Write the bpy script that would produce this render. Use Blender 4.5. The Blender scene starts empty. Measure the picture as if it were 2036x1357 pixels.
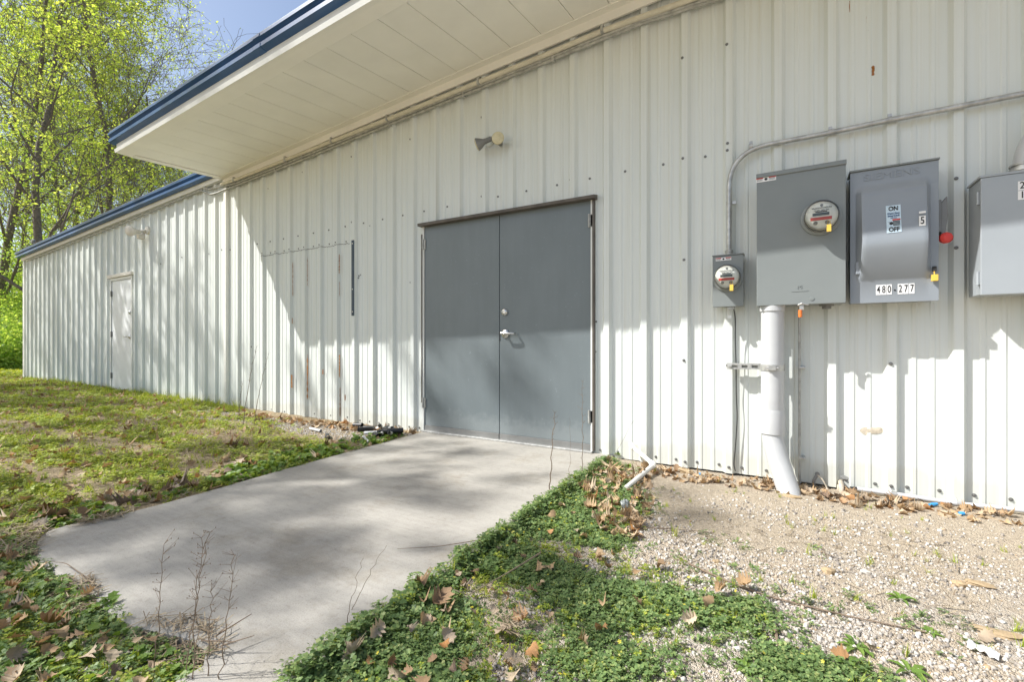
import bpy, math, random
import numpy as np
from mathutils import Vector, Matrix

random.seed(7)
RNG = np.random.default_rng(7)
SC = bpy.context.scene
COL = SC.collection

# ------------------------------------------------------------------ camera
FPX, CX, HY = 915.0, 1018.0, 685.0          # focal length in photo pixels, centre column, horizon row
TH = math.atan(FPX / 1535.0)                # camera turned left of the wall's normal
SN, CS = math.sin(TH), math.cos(TH)
D, H = 3.6725, 0.91                         # distance to the wall plane (y = 0), height above the concrete
cam_d = bpy.data.cameras.new("camera")
cam = bpy.data.objects.new("camera", cam_d)
COL.objects.link(cam)
cam.location = (0, -D, H)
cam.rotation_euler = (math.pi / 2, 0, TH)
cam_d.sensor_width = 36
cam_d.lens = FPX * 36 / 2036
cam_d.shift_y = 6.5 / 2036
cam_d.clip_start = 0.05
cam_d.clip_end = 900
SC.camera = cam

# ------------------------------------------------------------------ light
LDIR = Vector((1.80, 1.29, -2.37)).normalized()     # the way the sunlight travels
w = bpy.data.worlds.new("World")
SC.world = w
w.use_nodes = True
nt = w.node_tree
bg = nt.nodes["Background"]
sky = nt.nodes.new("ShaderNodeTexSky")
sky.sky_type = 'NISHITA'
sky.sun_disc = False
sky.sun_elevation = math.asin(-LDIR.z)
sky.sun_rotation = math.atan2(-LDIR.x, -LDIR.y)
sky.air_density = 1.0
sky.dust_density = 2.2
sky.ozone_density = 0.35
nt.links.new(sky.outputs[0], bg.inputs[0])
bg.inputs[1].default_value = 0.14
sd = bpy.data.lights.new("sun", 'SUN')
sd.energy = 5.0
sd.angle = math.radians(0.55)
sd.color = (1.0, 0.98, 0.95)
sun = bpy.data.objects.new("sun", sd)
COL.objects.link(sun)
sun.location = (-10, -8, 15)
sun.rotation_euler = LDIR.to_track_quat('-Z', 'Y').to_euler()
SC.view_settings.view_transform = 'Standard'
SC.view_settings.look = 'None'
SC.view_settings.gamma = 1
SC.view_settings.exposure = 0.45
SC.cycles.max_bounces = 8
SC.cycles.transparent_max_bounces = 12

# ------------------------------------------------------------------ where things stand
def W(px, py, y=0.0):
    """photo pixel -> world point on the plane at distance y from the wall"""
    t = (px - CX) / FPX
    d = y + D
    X = d * (t * CS - SN) / (CS + SN * t)
    Z = -SN * X + CS * d
    return Vector((X, y, H + (HY - py) * Z / FPX))

def G(px, py, z=0.0):
    """photo pixel -> world point on the level at height z"""
    t = (px - CX) / FPX
    Z = (H - z) * FPX / (py - HY)
    return Vector((Z * (-SN + t * CS), -D + Z * (CS + t * SN), z))

RIB0, RS = -6.755, 0.3048
RX = lambda n: RIB0 + RS * n

# ------------------------------------------------------------------ materials
def newmat(name):
    m = bpy.data.materials.new(name)
    m.use_nodes = True
    nt = m.node_tree
    return m, nt, nt.nodes["Principled BSDF"]

def N(nt, typ, **kw):
    n = nt.nodes.new(typ)
    for k, v in kw.items():
        if k in n.inputs: n.inputs[k].default_value = v
        else: setattr(n, k, v)
    return n

def ramp(nt, fac, stops):
    r = nt.nodes.new("ShaderNodeValToRGB")
    e = r.color_ramp.elements
    while len(e) < len(stops): e.new(0.5)
    for i, (p, c) in enumerate(stops):
        e[i].position = p
        e[i].color = (*c, 1) if len(c) == 3 else c
    nt.links.new(fac, r.inputs[0])
    return r.outputs[0]

def coords(nt, scale=(1, 1, 1), kind="Object"):
    tc = nt.nodes.new("ShaderNodeTexCoord")
    mp = nt.nodes.new("ShaderNodeMapping")
    mp.inputs["Scale"].default_value = scale
    nt.links.new(tc.outputs[kind], mp.inputs[0])
    return mp.outputs[0]

def noise(nt, vec, scale, detail=4, rough=0.55):
    n = N(nt, "ShaderNodeTexNoise", Scale=scale, Detail=detail, Roughness=rough)
    nt.links.new(vec, n.inputs["Vector"])
    return n.outputs[0]

def mixc(nt, fac, a, b, mode='MIX'):
    m = nt.nodes.new("ShaderNodeMix")
    m.data_type = 'RGBA'
    m.blend_type = mode
    for v, i in ((fac, 0), (a, 6), (b, 7)):
        if isinstance(v, (int, float)): m.inputs[i].default_value = v
        elif isinstance(v, tuple): m.inputs[i].default_value = (*v, 1)
        else: nt.links.new(v, m.inputs[i])
    return m.outputs[2]

def bump(nt, p, height, strength=0.3, dist=0.01):
    b = N(nt, "ShaderNodeBump", Strength=strength, Distance=dist)
    nt.links.new(height, b.inputs["Height"])
    nt.links.new(b.outputs[0], p.inputs["Normal"])
    return b

def simple(name, col, rough=0.5, metal=0.0, var=0.12, scale=9, bmp=0.0, bscale=60, spec=0.5):
    m, nt, p = newmat(name)
    v = coords(nt)
    f = noise(nt, v, scale, 5)
    dark = tuple(c * (1 - var) for c in col)
    lite = tuple(min(1, c * (1 + var)) for c in col)
    nt.links.new(ramp(nt, f, [(0.3, dark), (0.7, lite)]), p.inputs["Base Color"])
    p.inputs["Roughness"].default_value = rough
    p.inputs["Metallic"].default_value = metal
    p.inputs["Specular IOR Level"].default_value = spec
    if bmp: bump(nt, p, noise(nt, v, bscale, 3), bmp, 0.002)
    return m

M = {}
def build_materials():
    # painted metal siding: chalky off-white, faint vertical run-off streaks
    m, nt, p = newmat("painted_siding")
    v = coords(nt)
    vs = coords(nt, (34, 34, 0.35))
    streak = ramp(nt, noise(nt, vs, 1.0, 6, 0.65), [(0.44, (0.715, 0.748, 0.72)), (0.60, (0.695, 0.718, 0.675)), (0.78, (0.585, 0.58, 0.515))])
    blot = ramp(nt, noise(nt, v, 1.3, 5), [(0.35, (0.965, 0.97, 0.965)), (0.7, (1, 1, 1))])
    c = mixc(nt, 1.0, streak, blot, 'MULTIPLY')
    spk = ramp(nt, noise(nt, v, 140, 2), [(0.70, (1, 1, 1)), (0.76, (0.72, 0.69, 0.63))])
    c = mixc(nt, 0.5, c, spk, 'MULTIPLY')
    # soil splash near the ground
    sx = nt.nodes.new("ShaderNodeSeparateXYZ"); nt.links.new(v, sx.inputs[0])
    ad = N(nt, "ShaderNodeMath", operation='MULTIPLY_ADD'); nt.links.new(noise(nt, v, 5, 5), ad.inputs[0]); ad.inputs[1].default_value = -0.22
    nt.links.new(sx.outputs[2], ad.inputs[2])
    sp = ramp(nt, ad.outputs[0], [(0.0, (0.80, 0.74, 0.63)), (0.05, (1, 1, 1))])
    c = mixc(nt, 0.35, c, sp, 'MULTIPLY')
    nt.links.new(c, p.inputs["Base Color"])
    p.inputs["Roughness"].default_value = 0.48
    p.inputs["Specular IOR Level"].default_value = 0.35
    bump(nt, p, noise(nt, coords(nt, (2, 2, 0.7)), 2.2, 3), 0.12, 0.02)
    M['siding'] = m
    M['white_trim'] = simple("white_trim", (0.78, 0.78, 0.73), 0.45, var=0.06, scale=4)
    M['soffit'] = simple("soffit_board", (0.90, 0.88, 0.805), 0.55, var=0.04, scale=2.2, bmp=0.05)
    M['blue'] = simple("blue_painted_metal", (0.022, 0.080, 0.20), 0.3, var=0.2, scale=3)
    M['blue_grey'] = simple("faded_blue_strip", (0.035, 0.06, 0.085), 0.5, var=0.2)
    M['roof'] = simple("galvanised_roof", (0.20, 0.24, 0.29), 0.4, 0.3, 0.2, 3)
    # steel doors
    m, nt, p = newmat("grey_door_paint")
    v = coords(nt)
    c = ramp(nt, noise(nt, v, 2.0, 5), [(0.3, (0.150, 0.178, 0.187)), (0.7, (0.168, 0.197, 0.207))])
    spk = ramp(nt, noise(nt, v, 55, 3), [(0.68, (1, 1, 1)), (0.74, (1.7, 1.7, 1.65))])
    c = mixc(nt, 0.6, c, spk, 'MULTIPLY')
    sx = nt.nodes.new("ShaderNodeSeparateXYZ"); nt.links.new(v, sx.inputs[0])
    ad = N(nt, "ShaderNodeMath", operation='MULTIPLY_ADD'); nt.links.new(noise(nt, v, 14, 6, 0.75), ad.inputs[0]); ad.inputs[1].default_value = -0.3
    nt.links.new(sx.outputs[2], ad.inputs[2])
    dust = ramp(nt, ad.outputs[0], [(0.0, (0.05, 0.049, 0.044)), (0.10, (0, 0, 0))])
    c = mixc(nt, 1.0, c, dust, 'ADD')
    smear = ramp(nt, noise(nt, coords(nt, (9, 9, 1.1)), 1.0, 6, 0.7), [(0.35, (0.88, 0.88, 0.88)), (0.65, (1.12, 1.12, 1.1))])
    c = mixc(nt, 0.3, c, smear, 'MULTIPLY')
    nt.links.new(c, p.inputs["Base Color"])
    p.inputs["Roughness"].default_value = 0.42
    bump(nt, p, noise(nt, v, 3.0, 3), 0.06, 0.02)
    M['door'] = m
    M['door_white'] = simple("white_door_paint", (0.74, 0.76, 0.76), 0.42, var=0.05, scale=3)
    M['brown'] = simple("dark_brown_flashing", (0.10, 0.085, 0.07), 0.5, var=0.3)
    M['gap'] = simple("dark_gap", (0.03, 0.03, 0.03), 0.8)
    M['cab'] = simple("grey_enclosure_paint", (0.215, 0.235, 0.23), 0.38, var=0.05, scale=3, bmp=0.03, bscale=200)
    M['cab_blue'] = simple("blue_grey_enclosure_paint", (0.265, 0.292, 0.318), 0.36, var=0.05, scale=3, bmp=0.03, bscale=200)
    M['cab_light'] = simple("pale_enclosure_paint", (0.35, 0.38, 0.40), 0.36, var=0.05, scale=3, bmp=0.03, bscale=200)
    M['steel'] = simple("galvanised_steel", (0.50, 0.50, 0.48), 0.42, 0.65, 0.25, 25)
    M['dull_steel'] = simple("weathered_conduit", (0.42, 0.42, 0.39), 0.5, 0.35, 0.3, 18)
    M['chrome'] = simple("satin_steel", (0.62, 0.62, 0.60), 0.28, 0.9, 0.08)
    M['pvc'] = simple("grey_pvc", (0.52, 0.53, 0.53), 0.42, var=0.07, scale=5)
    M['pvc_white'] = simple("white_pvc", (0.75, 0.73, 0.67), 0.4, var=0.1)
    M['beige'] = simple("beige_painted_pipe", (0.66, 0.62, 0.50), 0.5, var=0.12)
    M['black'] = simple("black_plastic", (0.022, 0.022, 0.024), 0.4, var=0.3)
    M['ink'] = simple("black_ink", (0.02, 0.02, 0.02), 0.6)
    M['ink_blue'] = simple("blue_ink", (0.03, 0.09, 0.22), 0.6)
    M['paper'] = simple("white_sticker", (0.80, 0.80, 0.78), 0.5, var=0.04)
    M['sticker_blue'] = simple("pale_blue_sticker", (0.55, 0.68, 0.76), 0.5, var=0.04)
    M['red'] = simple("red_plastic", (0.62, 0.05, 0.04), 0.4)
    M['red_label'] = simple("red_label", (0.55, 0.06, 0.05), 0.5)
    M['yellow'] = simple("yellow_seal", (0.85, 0.55, 0.09), 0.4)
    M['orange'] = simple("orange_tag", (0.80, 0.20, 0.04), 0.45)
    M['dial'] = simple("meter_face", (0.74, 0.74, 0.68), 0.5, var=0.08, scale=40)
    M['lcd'] = simple("lcd_window", (0.07, 0.08, 0.075), 0.2)
    M['lamp'] = simple("frosted_lamp_glass", (0.62, 0.56, 0.36), 0.25, var=0.1, scale=40)
    M['lamp_body'] = simple("grey_lamp_body", (0.22, 0.22, 0.21), 0.45, 0.2)
    M['cream'] = simple("cream_plastic", (0.66, 0.62, 0.54), 0.45)
    M['rust'] = simple("rust_stain", (0.30, 0.115, 0.022), 0.85, var=0.35, scale=60)
    M['screw'] = simple("screw_head", (0.20, 0.20, 0.19), 0.45, 0.5)
    M['washer'] = simple("screw_washer", (0.55, 0.54, 0.50), 0.45, 0.3)
    M['insul'] = simple("torn_insulation", (0.52, 0.46, 0.36), 0.9, var=0.3, scale=40, bmp=0.4)
    M['bluecap'] = simple("blue_plastic", (0.05, 0.30, 0.62), 0.4)
    M['wire'] = simple("dark_wire", (0.035, 0.035, 0.035), 0.5)
    # glass cover of the meters
    m, nt, p = newmat("clear_meter_glass")
    out = nt.nodes["Material Output"]
    tr = N(nt, "ShaderNodeBsdfTransparent"); tr.inputs[0].default_value = (0.96, 0.97, 0.95, 1)
    gl = N(nt, "ShaderNodeBsdfGlossy", Roughness=0.05)
    fr = N(nt, "ShaderNodeFresnel", IOR=1.45)
    mx = nt.nodes.new("ShaderNodeMixShader")
    nt.links.new(fr.outputs[0], mx.inputs[0]); nt.links.new(tr.outputs[0], mx.inputs[1]); nt.links.new(gl.outputs[0], mx.inputs[2])
    nt.links.new(mx.outputs[0], out.inputs[0])
    M['glass'] = m
    # concrete
    m, nt, p = newmat("worn_concrete")
    v = coords(nt)
    big = ramp(nt, noise(nt, v, 1.1, 7, 0.6), [(0.30, (0.345, 0.325, 0.288)), (0.55, (0.40, 0.38, 0.34)), (0.75, (0.445, 0.425, 0.38))])
    tr_ = ramp(nt, noise(nt, coords(nt, (5, 40, 5)), 1.0, 6, 0.7), [(0.35, (0.88, 0.88, 0.88)), (0.65, (1.05, 1.05, 1.05))])
    c = mixc(nt, 0.7, big, tr_, 'MULTIPLY')
    sp = ramp(nt, noise(nt, v, 190, 3, 0.7), [(0.34, (0.70, 0.69, 0.67)), (0.46, (1, 1, 1)), (0.62, (1, 1, 1)), (0.70, (1.18, 1.17, 1.15))])
    c = mixc(nt, 0.8, c, sp, 'MULTIPLY')
    st = ramp(nt, noise(nt, v, 2.7, 6, 0.7), [(0.52, (1, 1, 1)), (0.72, (0.76, 0.72, 0.65))])
    c = mixc(nt, 0.8, c, st, 'MULTIPLY')
    dk = ramp(nt, noise(nt, v, 26, 5, 0.8), [(0.30, (0.80, 0.79, 0.77)), (0.46, (1, 1, 1)), (0.70, (1.07, 1.07, 1.06))])
    c = mixc(nt, 0.9, c, dk, 'MULTIPLY')
    pit = ramp(nt, noise(nt, v, 75, 2), [(0.24, (0.45, 0.42, 0.38)), (0.29, (1, 1, 1))])
    c = mixc(nt, 0.8, c, pit, 'MULTIPLY')
    nt.links.new(c, p.inputs["Base Color"])
    p.inputs["Roughness"].default_value = 0.85
    p.inputs["Specular IOR Level"].default_value = 0.25
    bump(nt, p, noise(nt, v, 160, 5, 0.7), 0.35, 0.004)
    M['concrete'] = m
    # earth under the gravel and the weeds
    m, nt, p = newmat("gravelly_earth")
    v = coords(nt)
    vo = N(nt, "ShaderNodeTexVoronoi", Scale=95.0); nt.links.new(v, vo.inputs["Vector"])
    vo2 = N(nt, "ShaderNodeTexVoronoi", Scale=210.0); nt.links.new(v, vo2.inputs["Vector"])
    sep = nt.nodes.new("ShaderNodeSeparateColor"); nt.links.new(vo.outputs["Color"], sep.inputs[0])
    stone = ramp(nt, sep.outputs[0], [(0.0, (0.24, 0.20, 0.16)), (0.35, (0.42, 0.37, 0.31)), (0.7, (0.52, 0.48, 0.42)), (1.0, (0.62, 0.60, 0.56))])
    dirt = ramp(nt, noise(nt, v, 45, 6, 0.7), [(0.3, (0.36, 0.295, 0.22)), (0.6, (0.55, 0.47, 0.36)), (0.8, (0.64, 0.575, 0.47))])
    f = ramp(nt, noise(nt, v, 1.7, 5, 0.6), [(0.40, (0, 0, 0)), (0.56, (1, 1, 1))])
    sx = nt.nodes.new("ShaderNodeSeparateXYZ"); nt.links.new(v, sx.inputs[0])
    # bare tan soil along the wall on the right; dark humus on the grassed side
    gy = nt.nodes.new("ShaderNodeMapRange"); gy.inputs[1].default_value = -2.3; gy.inputs[2].default_value = -0.5
    nt.links.new(sx.outputs[1], gy.inputs[0])
    mm = N(nt, "ShaderNodeMath", operation='SUBTRACT', use_clamp=True); nt.links.new(f, mm.inputs[0]); nt.links.new(gy.outputs[0], mm.inputs[1])
    c = mixc(nt, mm.outputs[0], dirt, stone)
    humus = ramp(nt, noise(nt, v, 30, 6, 0.7), [(0.3, (0.19, 0.145, 0.09)), (0.5, (0.36, 0.285, 0.18)), (0.75, (0.52, 0.44, 0.30))])
    gx = nt.nodes.new("ShaderNodeMapRange"); gx.inputs[1].default_value = -1.6; gx.inputs[2].default_value = -2.3
    nt.links.new(sx.outputs[0], gx.inputs[0])
    c = mixc(nt, gx.outputs[0], c, humus)
    nt.links.new(c, p.inputs["Base Color"])
    p.inputs["Roughness"].default_value = 0.95
    p.inputs["Specular IOR Level"].default_value = 0.1
    hh = N(nt, "ShaderNodeMath", operation='ADD'); nt.links.new(vo.outputs["Distance"], hh.inputs[0]); nt.links.new(vo2.outputs["Distance"], hh.inputs[1])
    bump(nt, p, hh.outputs[0], 0.9, -0.008)
    M['earth'] = m

    def island(name, stops, rough=0.9, trans=0.0, spec=0.2, tcol=None, attr=None):
        m, nt, p = newmat(name)
        g = nt.nodes.new("ShaderNodeNewGeometry")
        c = ramp(nt, g.outputs["Random Per Island"], stops)
        if rough > 0.6:
            nz = ramp(nt, noise(nt, coords(nt), 130, 3), [(0.3, (0.82, 0.82, 0.82)), (0.7, (1.1, 1.1, 1.1))])
            c = mixc(nt, 1.0, c, nz, 'MULTIPLY')
        nt.links.new(c, p.inputs["Base Color"])
        p.inputs["Roughness"].default_value = rough
        p.inputs["Specular IOR Level"].default_value = spec
        if trans:
            t = nt.nodes.new("ShaderNodeBsdfTranslucent")
            tc = mixc(nt, 1.0, c, tcol or (1.35, 1.25, 0.55), 'MULTIPLY')
            nt.links.new(tc, t.inputs[0])
            mx = nt.nodes.new("ShaderNodeMixShader"); mx.inputs[0].default_value = trans
            nt.links.new(p.outputs[0], mx.inputs[1]); nt.links.new(t.outputs[0], mx.inputs[2])
            nt.links.new(mx.outputs[0], nt.nodes["Material Output"].inputs[0])
        return m
    M['stone'] = island("gravel_stone", [(0, (0.20, 0.18, 0.16)), (0.2, (0.34, 0.305, 0.265)), (0.55, (0.49, 0.45, 0.39)), (0.85, (0.60, 0.565, 0.51)), (0.96, (0.66, 0.64, 0.60)), (1, (0.40, 0.27, 0.15))])
    M['tanstone'] = island("tan_stone", [(0, (0.32, 0.22, 0.12)), (1, (0.46, 0.36, 0.23))])
    M['clover'] = island("clover_leaf", [(0, (0.10, 0.165, 0.06)), (0.5, (0.165, 0.255, 0.09)), (0.85, (0.245, 0.34, 0.115)), (1, (0.36, 0.40, 0.16))], 0.5, 0.3, 0.3)
    M['lawn'] = island("lawn_weed_leaf", [(0, (0.16, 0.23, 0.035)), (0.4, (0.31, 0.40, 0.055)), (0.8, (0.45, 0.51, 0.08)), (1, (0.54, 0.51, 0.16))], 0.5, 0.35, 0.3)
    M['broad'] = island("broad_weed_leaf", [(0, (0.12, 0.22, 0.045)), (1, (0.25, 0.36, 0.075))], 0.45, 0.35, 0.35)
    M['dead'] = island("dead_leaf", [(0, (0.22, 0.15, 0.09)), (0.3, (0.36, 0.24, 0.13)), (0.6, (0.50, 0.36, 0.21)), (0.85, (0.56, 0.46, 0.33)), (1, (0.44, 0.22, 0.08))], 0.75, 0.15, 0.25, (1.2, 0.9, 0.6))
    for k, cc in enumerate([(0.30, 0.19, 0.10), (0.42, 0.33, 0.23), (0.37, 0.20, 0.08), (0.22, 0.15, 0.10)]):
        m, nt, p = newmat("dry_leaf_%s" % ["brown", "tan", "russet", "dark"][k])
        c = ramp(nt, noise(nt, coords(nt), 45, 5, 0.7), [(0.3, tuple(x * .65 for x in cc)), (0.7, tuple(x * 1.2 for x in cc))])
        nt.links.new(c, p.inputs["Base Color"]); p.inputs["Roughness"].default_value = 0.7
        bump(nt, p, noise(nt, coords(nt), 90, 3), 0.4, 0.004)
        M['leaf%d' % k] = m
    M['straw'] = island("dry_straw", [(0, (0.13, 0.095, 0.06)), (0.5, (0.27, 0.21, 0.14)), (1, (0.42, 0.35, 0.24))], 0.75)
    M['stalk'] = simple("dry_stalk", (0.20, 0.145, 0.10), 0.8, var=0.3, scale=60)
    M['flower'] = simple("yellow_petal", (0.72, 0.60, 0.04), 0.5)
    M['bark'] = simple("grey_brown_bark", (0.16, 0.135, 0.115), 0.9, var=0.4, scale=14, bmp=0.6, bscale=25)
    M['crown0'] = island("spring_leaf_yellow", [(0, (0.32, 0.46, 0.09)), (0.5, (0.50, 0.64, 0.15)), (1, (0.68, 0.76, 0.26))], 0.5, 0.55, 0.2)
    M['crown1'] = island("spring_leaf_green", [(0, (0.25, 0.42, 0.09)), (0.5, (0.42, 0.60, 0.15)), (1, (0.60, 0.73, 0.24))], 0.5, 0.5, 0.2)
build_materials()

# ------------------------------------------------------------------ mesh helpers
class MB:
    def __init__(s): s.v = []; s.f = []
    def add(s, vs, fs):
        b = len(s.v); s.v += [tuple(p) for p in vs]; s.f += [tuple(b + i for i in f) for f in fs]; return s
    def box(s, a, b):
        x0, y0, z0 = a; x1, y1, z1 = b
        vs = [(x0, y0, z0), (x1, y0, z0), (x1, y1, z0), (x0, y1, z0), (x0, y0, z1), (x1, y0, z1), (x1, y1, z1), (x0, y1, z1)]
        return s.add(vs, [(0, 3, 2, 1), (4, 5, 6, 7), (0, 1, 5, 4), (1, 2, 6, 5), (2, 3, 7, 6), (3, 0, 4, 7)])
    def tube(s, pts, r, n=10, cap=True):
        pts = [Vector(p) for p in pts]
        rs = r if hasattr(r, '__len__') else [r] * len(pts)
        b = len(s.v); prev = None
        for i, p in enumerate(pts):
            a = pts[max(0, i - 1)]; c = pts[min(len(pts) - 1, i + 1)]
            t = (c - a)
            if t.length < 1e-9: t = Vector((0, 0, 1))
            t.normalize()
            if prev is None:
                u = t.orthogonal().normalized()
            else:
                u = prev - t * prev.dot(t)
                u = u.normalized() if u.length > 1e-6 else t.orthogonal().normalized()
            prev = u; w_ = t.cross(u)
            for k in range(n):
                q = 2 * math.pi * k / n
                s.v.append(tuple(p + (u * math.cos(q) + w_ * math.sin(q)) * rs[i]))
        for i in range(len(pts) - 1):
            for k in range(n):
                k2 = (k + 1) % n
                s.f.append((b + i * n + k, b + i * n + k2, b + (i + 1) * n + k2, b + (i + 1) * n + k))
        if cap:
            s.f.append(tuple(b + k for k in reversed(range(n))))
            e = b + (len(pts) - 1) * n
            s.f.append(tuple(e + k for k in range(n)))
        return s
    def lathe(s, c, axis, prof, n=24):
        """prof: list of (distance along axis, radius)"""
        c = Vector(c); ax = Vector(axis).normalized()
        u = ax.orthogonal().normalized(); w_ = ax.cross(u); b = len(s.v)
        for d, r in prof:
            for k in range(n):
                q = 2 * math.pi * k / n
                s.v.append(tuple(c + ax * d + (u * math.cos(q) + w_ * math.sin(q)) * max(r, 1e-5)))
        for i in range(len(prof) - 1):
            for k in range(n):
                k2 = (k + 1) % n
                s.f.append((b + i * n + k, b + i * n + k2, b + (i + 1) * n + k2, b + (i + 1) * n + k))
        return s
    def prism(s, poly, y0, y1):
        """polygon in (x, z) pushed from y0 to y1"""
        n = len(poly)
        vs = [(x, y0, z) for x, z in poly] + [(x, y1, z) for x, z in poly]
        fs = [tuple(range(n)), tuple(reversed(range(n, 2 * n)))] + [(i, n + i, n + (i + 1) % n, (i + 1) % n) for i in range(n)]
        return s.add(vs, fs)

ORG = {}
def link(o, parent=None):
    COL.objects.link(o)
    if parent is not None: o.parent = parent
    return o
def build(name, mb, mat, parent=None, bevel=0.0, smooth=False, fix=True):
    org = ORG.get(parent.name, Vector((0, 0, 0))) if parent is not None else Vector((0, 0, 0))
    me = bpy.data.meshes.new(name)
    me.from_pydata([(x - org.x, y - org.y, z - org.z) for x, y, z in mb.v], [], mb.f)
    if fix:
        import bmesh
        bm = bmesh.new(); bm.from_mesh(me)
        bmesh.ops.recalc_face_normals(bm, faces=bm.faces)
        if bevel:
            ed = [e for e in bm.edges if len(e.link_faces) == 2 and e.calc_face_angle(0) > 0.6]
            bmesh.ops.bevel(bm, geom=ed, offset=bevel, segments=2, profile=0.5, affect='EDGES', clamp_overlap=True)
        bm.to_mesh(me); bm.free()
    me.materials.append(mat)
    if smooth:
        me.polygons.foreach_set("use_smooth", [True] * len(me.polygons))
        try: me.set_sharp_from_angle(angle=math.radians(40))
        except Exception: pass
    o = bpy.data.objects.new(name, me)
    link(o, parent)
    ORG[o.name] = org
    return o
def thing(name, label, cat, loc=(0, 0, 0), group=None):
    o = bpy.data.objects.new(name, None)
    COL.objects.link(o); o.location = loc; o.empty_display_size = 0.1
    ORG[o.name] = Vector(loc)
    return tag(o, label, cat, group)
def tag(o, label, cat, group=None):
    o['label'] = label; o['category'] = cat
    if group: o['group'] = group
    return o
def text(name, body, size, at, parent, mat, align='CENTER', ext=0.0006, sx=1.0, bold=0.0):
    cu = bpy.data.curves.new(name, 'FONT')
    cu.body = body; cu.size = size; cu.align_x = align; cu.align_y = 'CENTER'; cu.extrude = ext
    cu.materials.append(mat)
    cu.offset = bold
    tmp = bpy.data.objects.new(name, cu); COL.objects.link(tmp)
    me = bpy.data.meshes.new_from_object(tmp); me.name = name
    bpy.data.objects.remove(tmp); bpy.data.curves.remove(cu)
    if not me.materials: me.materials.append(mat)
    o = bpy.data.objects.new(name, me)
    link(o, parent)
    o.location = Vector(at) - ORG[parent.name]
    o.rotation_euler = (math.pi / 2, 0, 0)
    o.scale = (sx, 1, 1)
    return o
def bulk(name, temps, pick, pos, rot, scale, mat, parent=None):
    """one mesh out of many transformed copies of small template meshes; rot: (n,3,3)"""
    V, L, S, nv, nl = [], [], [], 0, 0
    for k, (tv, tf) in enumerate(temps):
        idx = np.nonzero(pick == k)[0]
        if len(idx) == 0: continue
        tv = np.asarray(tv, float)
        sc = scale[idx]
        sc = sc[:, None, None] if sc.ndim == 1 else sc[:, None, :]
        v = np.einsum('nij,nkj->nki', rot[idx], tv[None] * sc) + pos[idx][:, None, :]
        V.append(v.reshape(-1, 3))
        fl = np.concatenate([np.asarray(f) for f in tf]); fs = np.array([len(f) for f in tf])
        off = nv + np.arange(len(idx)) * len(tv)
        L.append((fl[None] + off[:, None]).ravel())
        S.append(np.tile(fs, len(idx)))
        nv += len(idx) * len(tv)
    V = np.concatenate(V); L = np.concatenate(L); S = np.concatenate(S)
    me = bpy.data.meshes.new(name)
    me.vertices.add(len(V)); me.vertices.foreach_set("co", V.ravel().astype(np.float32))
    me.loops.add(len(L)); me.loops.foreach_set("vertex_index", L.astype(np.int32))
    me.polygons.add(len(S)); me.polygons.foreach_set("loop_start", np.concatenate([[0], np.cumsum(S)[:-1]]).astype(np.int32))
    me.update(calc_edges=True); me.validate()
    me.materials.append(mat)
    o = bpy.data.objects.new(name, me)
    link(o, parent)
    return o
def rots(n, tilt=0.3):
    """random turn about z after a small random tilt"""
    a = RNG.uniform(0, 2 * math.pi, n); b = RNG.normal(0, tilt, n); c = RNG.normal(0, tilt, n)
    z = np.zeros((n, 3, 3)); z[:, 0, 0] = np.cos(a); z[:, 0, 1] = -np.sin(a); z[:, 1, 0] = np.sin(a); z[:, 1, 1] = np.cos(a); z[:, 2, 2] = 1
    x = np.zeros((n, 3, 3)); x[:, 0, 0] = 1; x[:, 1, 1] = np.cos(b); x[:, 1, 2] = -np.sin(b); x[:, 2, 1] = np.sin(b); x[:, 2, 2] = np.cos(b)
    y = np.zeros((n, 3, 3)); y[:, 1, 1] = 1; y[:, 0, 0] = np.cos(c); y[:, 0, 2] = np.sin(c); y[:, 2, 0] = -np.sin(c); y[:, 2, 2] = np.cos(c)
    return z @ x @ y
def inside(poly, P):
    x, y = P[:, 0], P[:, 1]; r = np.zeros(len(P), bool); n = len(poly)
    for i in range(n):
        x0, y0 = poly[i][:2]; x1, y1 = poly[(i + 1) % n][:2]
        if y0 == y1: continue
        hit = ((y0 > y) != (y1 > y)) & (x < (x1 - x0) * (y - y0) / (y1 - y0) + x0)
        r ^= hit
    return r
def sample(poly, n):
    P = np.array([p[:2] for p in poly]); lo, hi = P.min(0), P.max(0); out = []
    got = 0
    while got < n:
        q = RNG.uniform(lo, hi, (n * 2, 2)); q = q[inside(poly, q)]; out.append(q); got += len(q)
    return np.concatenate(out)[:n]
_gr = np.random.default_rng(3)
_ph = _gr.uniform(0, 6.28, (8, 2)); _fr = _gr.uniform(0.5, 5.5, (8, 2)) * _gr.choice([-1, 1], (8, 2))
def wob(x, y):
    return sum(np.sin(x * f[0] + y * f[1] + p[0]) / (1 + abs(f[0])) for f, p in zip(_fr, _ph)) / 4
def gh(x, y):
    """height of the ground: a little below the concrete on the right, level with it on the left, higher far left"""
    x = np.asarray(x, float); y = np.asarray(y, float)
    t = np.clip((x + 1.6) / 0.9, 0, 1); t = t * t * (3 - 2 * t)
    left = -0.012 + 0.075 * np.clip((-x - 4) / 9, 0, 1)
    right = -0.035 - 0.012 * np.clip(-y / 3, 0, 1)
    near = np.exp(-((x + .5) ** 2 + (y + 2) ** 2) / 60)
    return left * (1 - t) + right * t + 0.022 * wob(x, y) * (0.35 + 0.65 * np.clip(-y, 0, 1)) * (0.3 + near)

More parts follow.
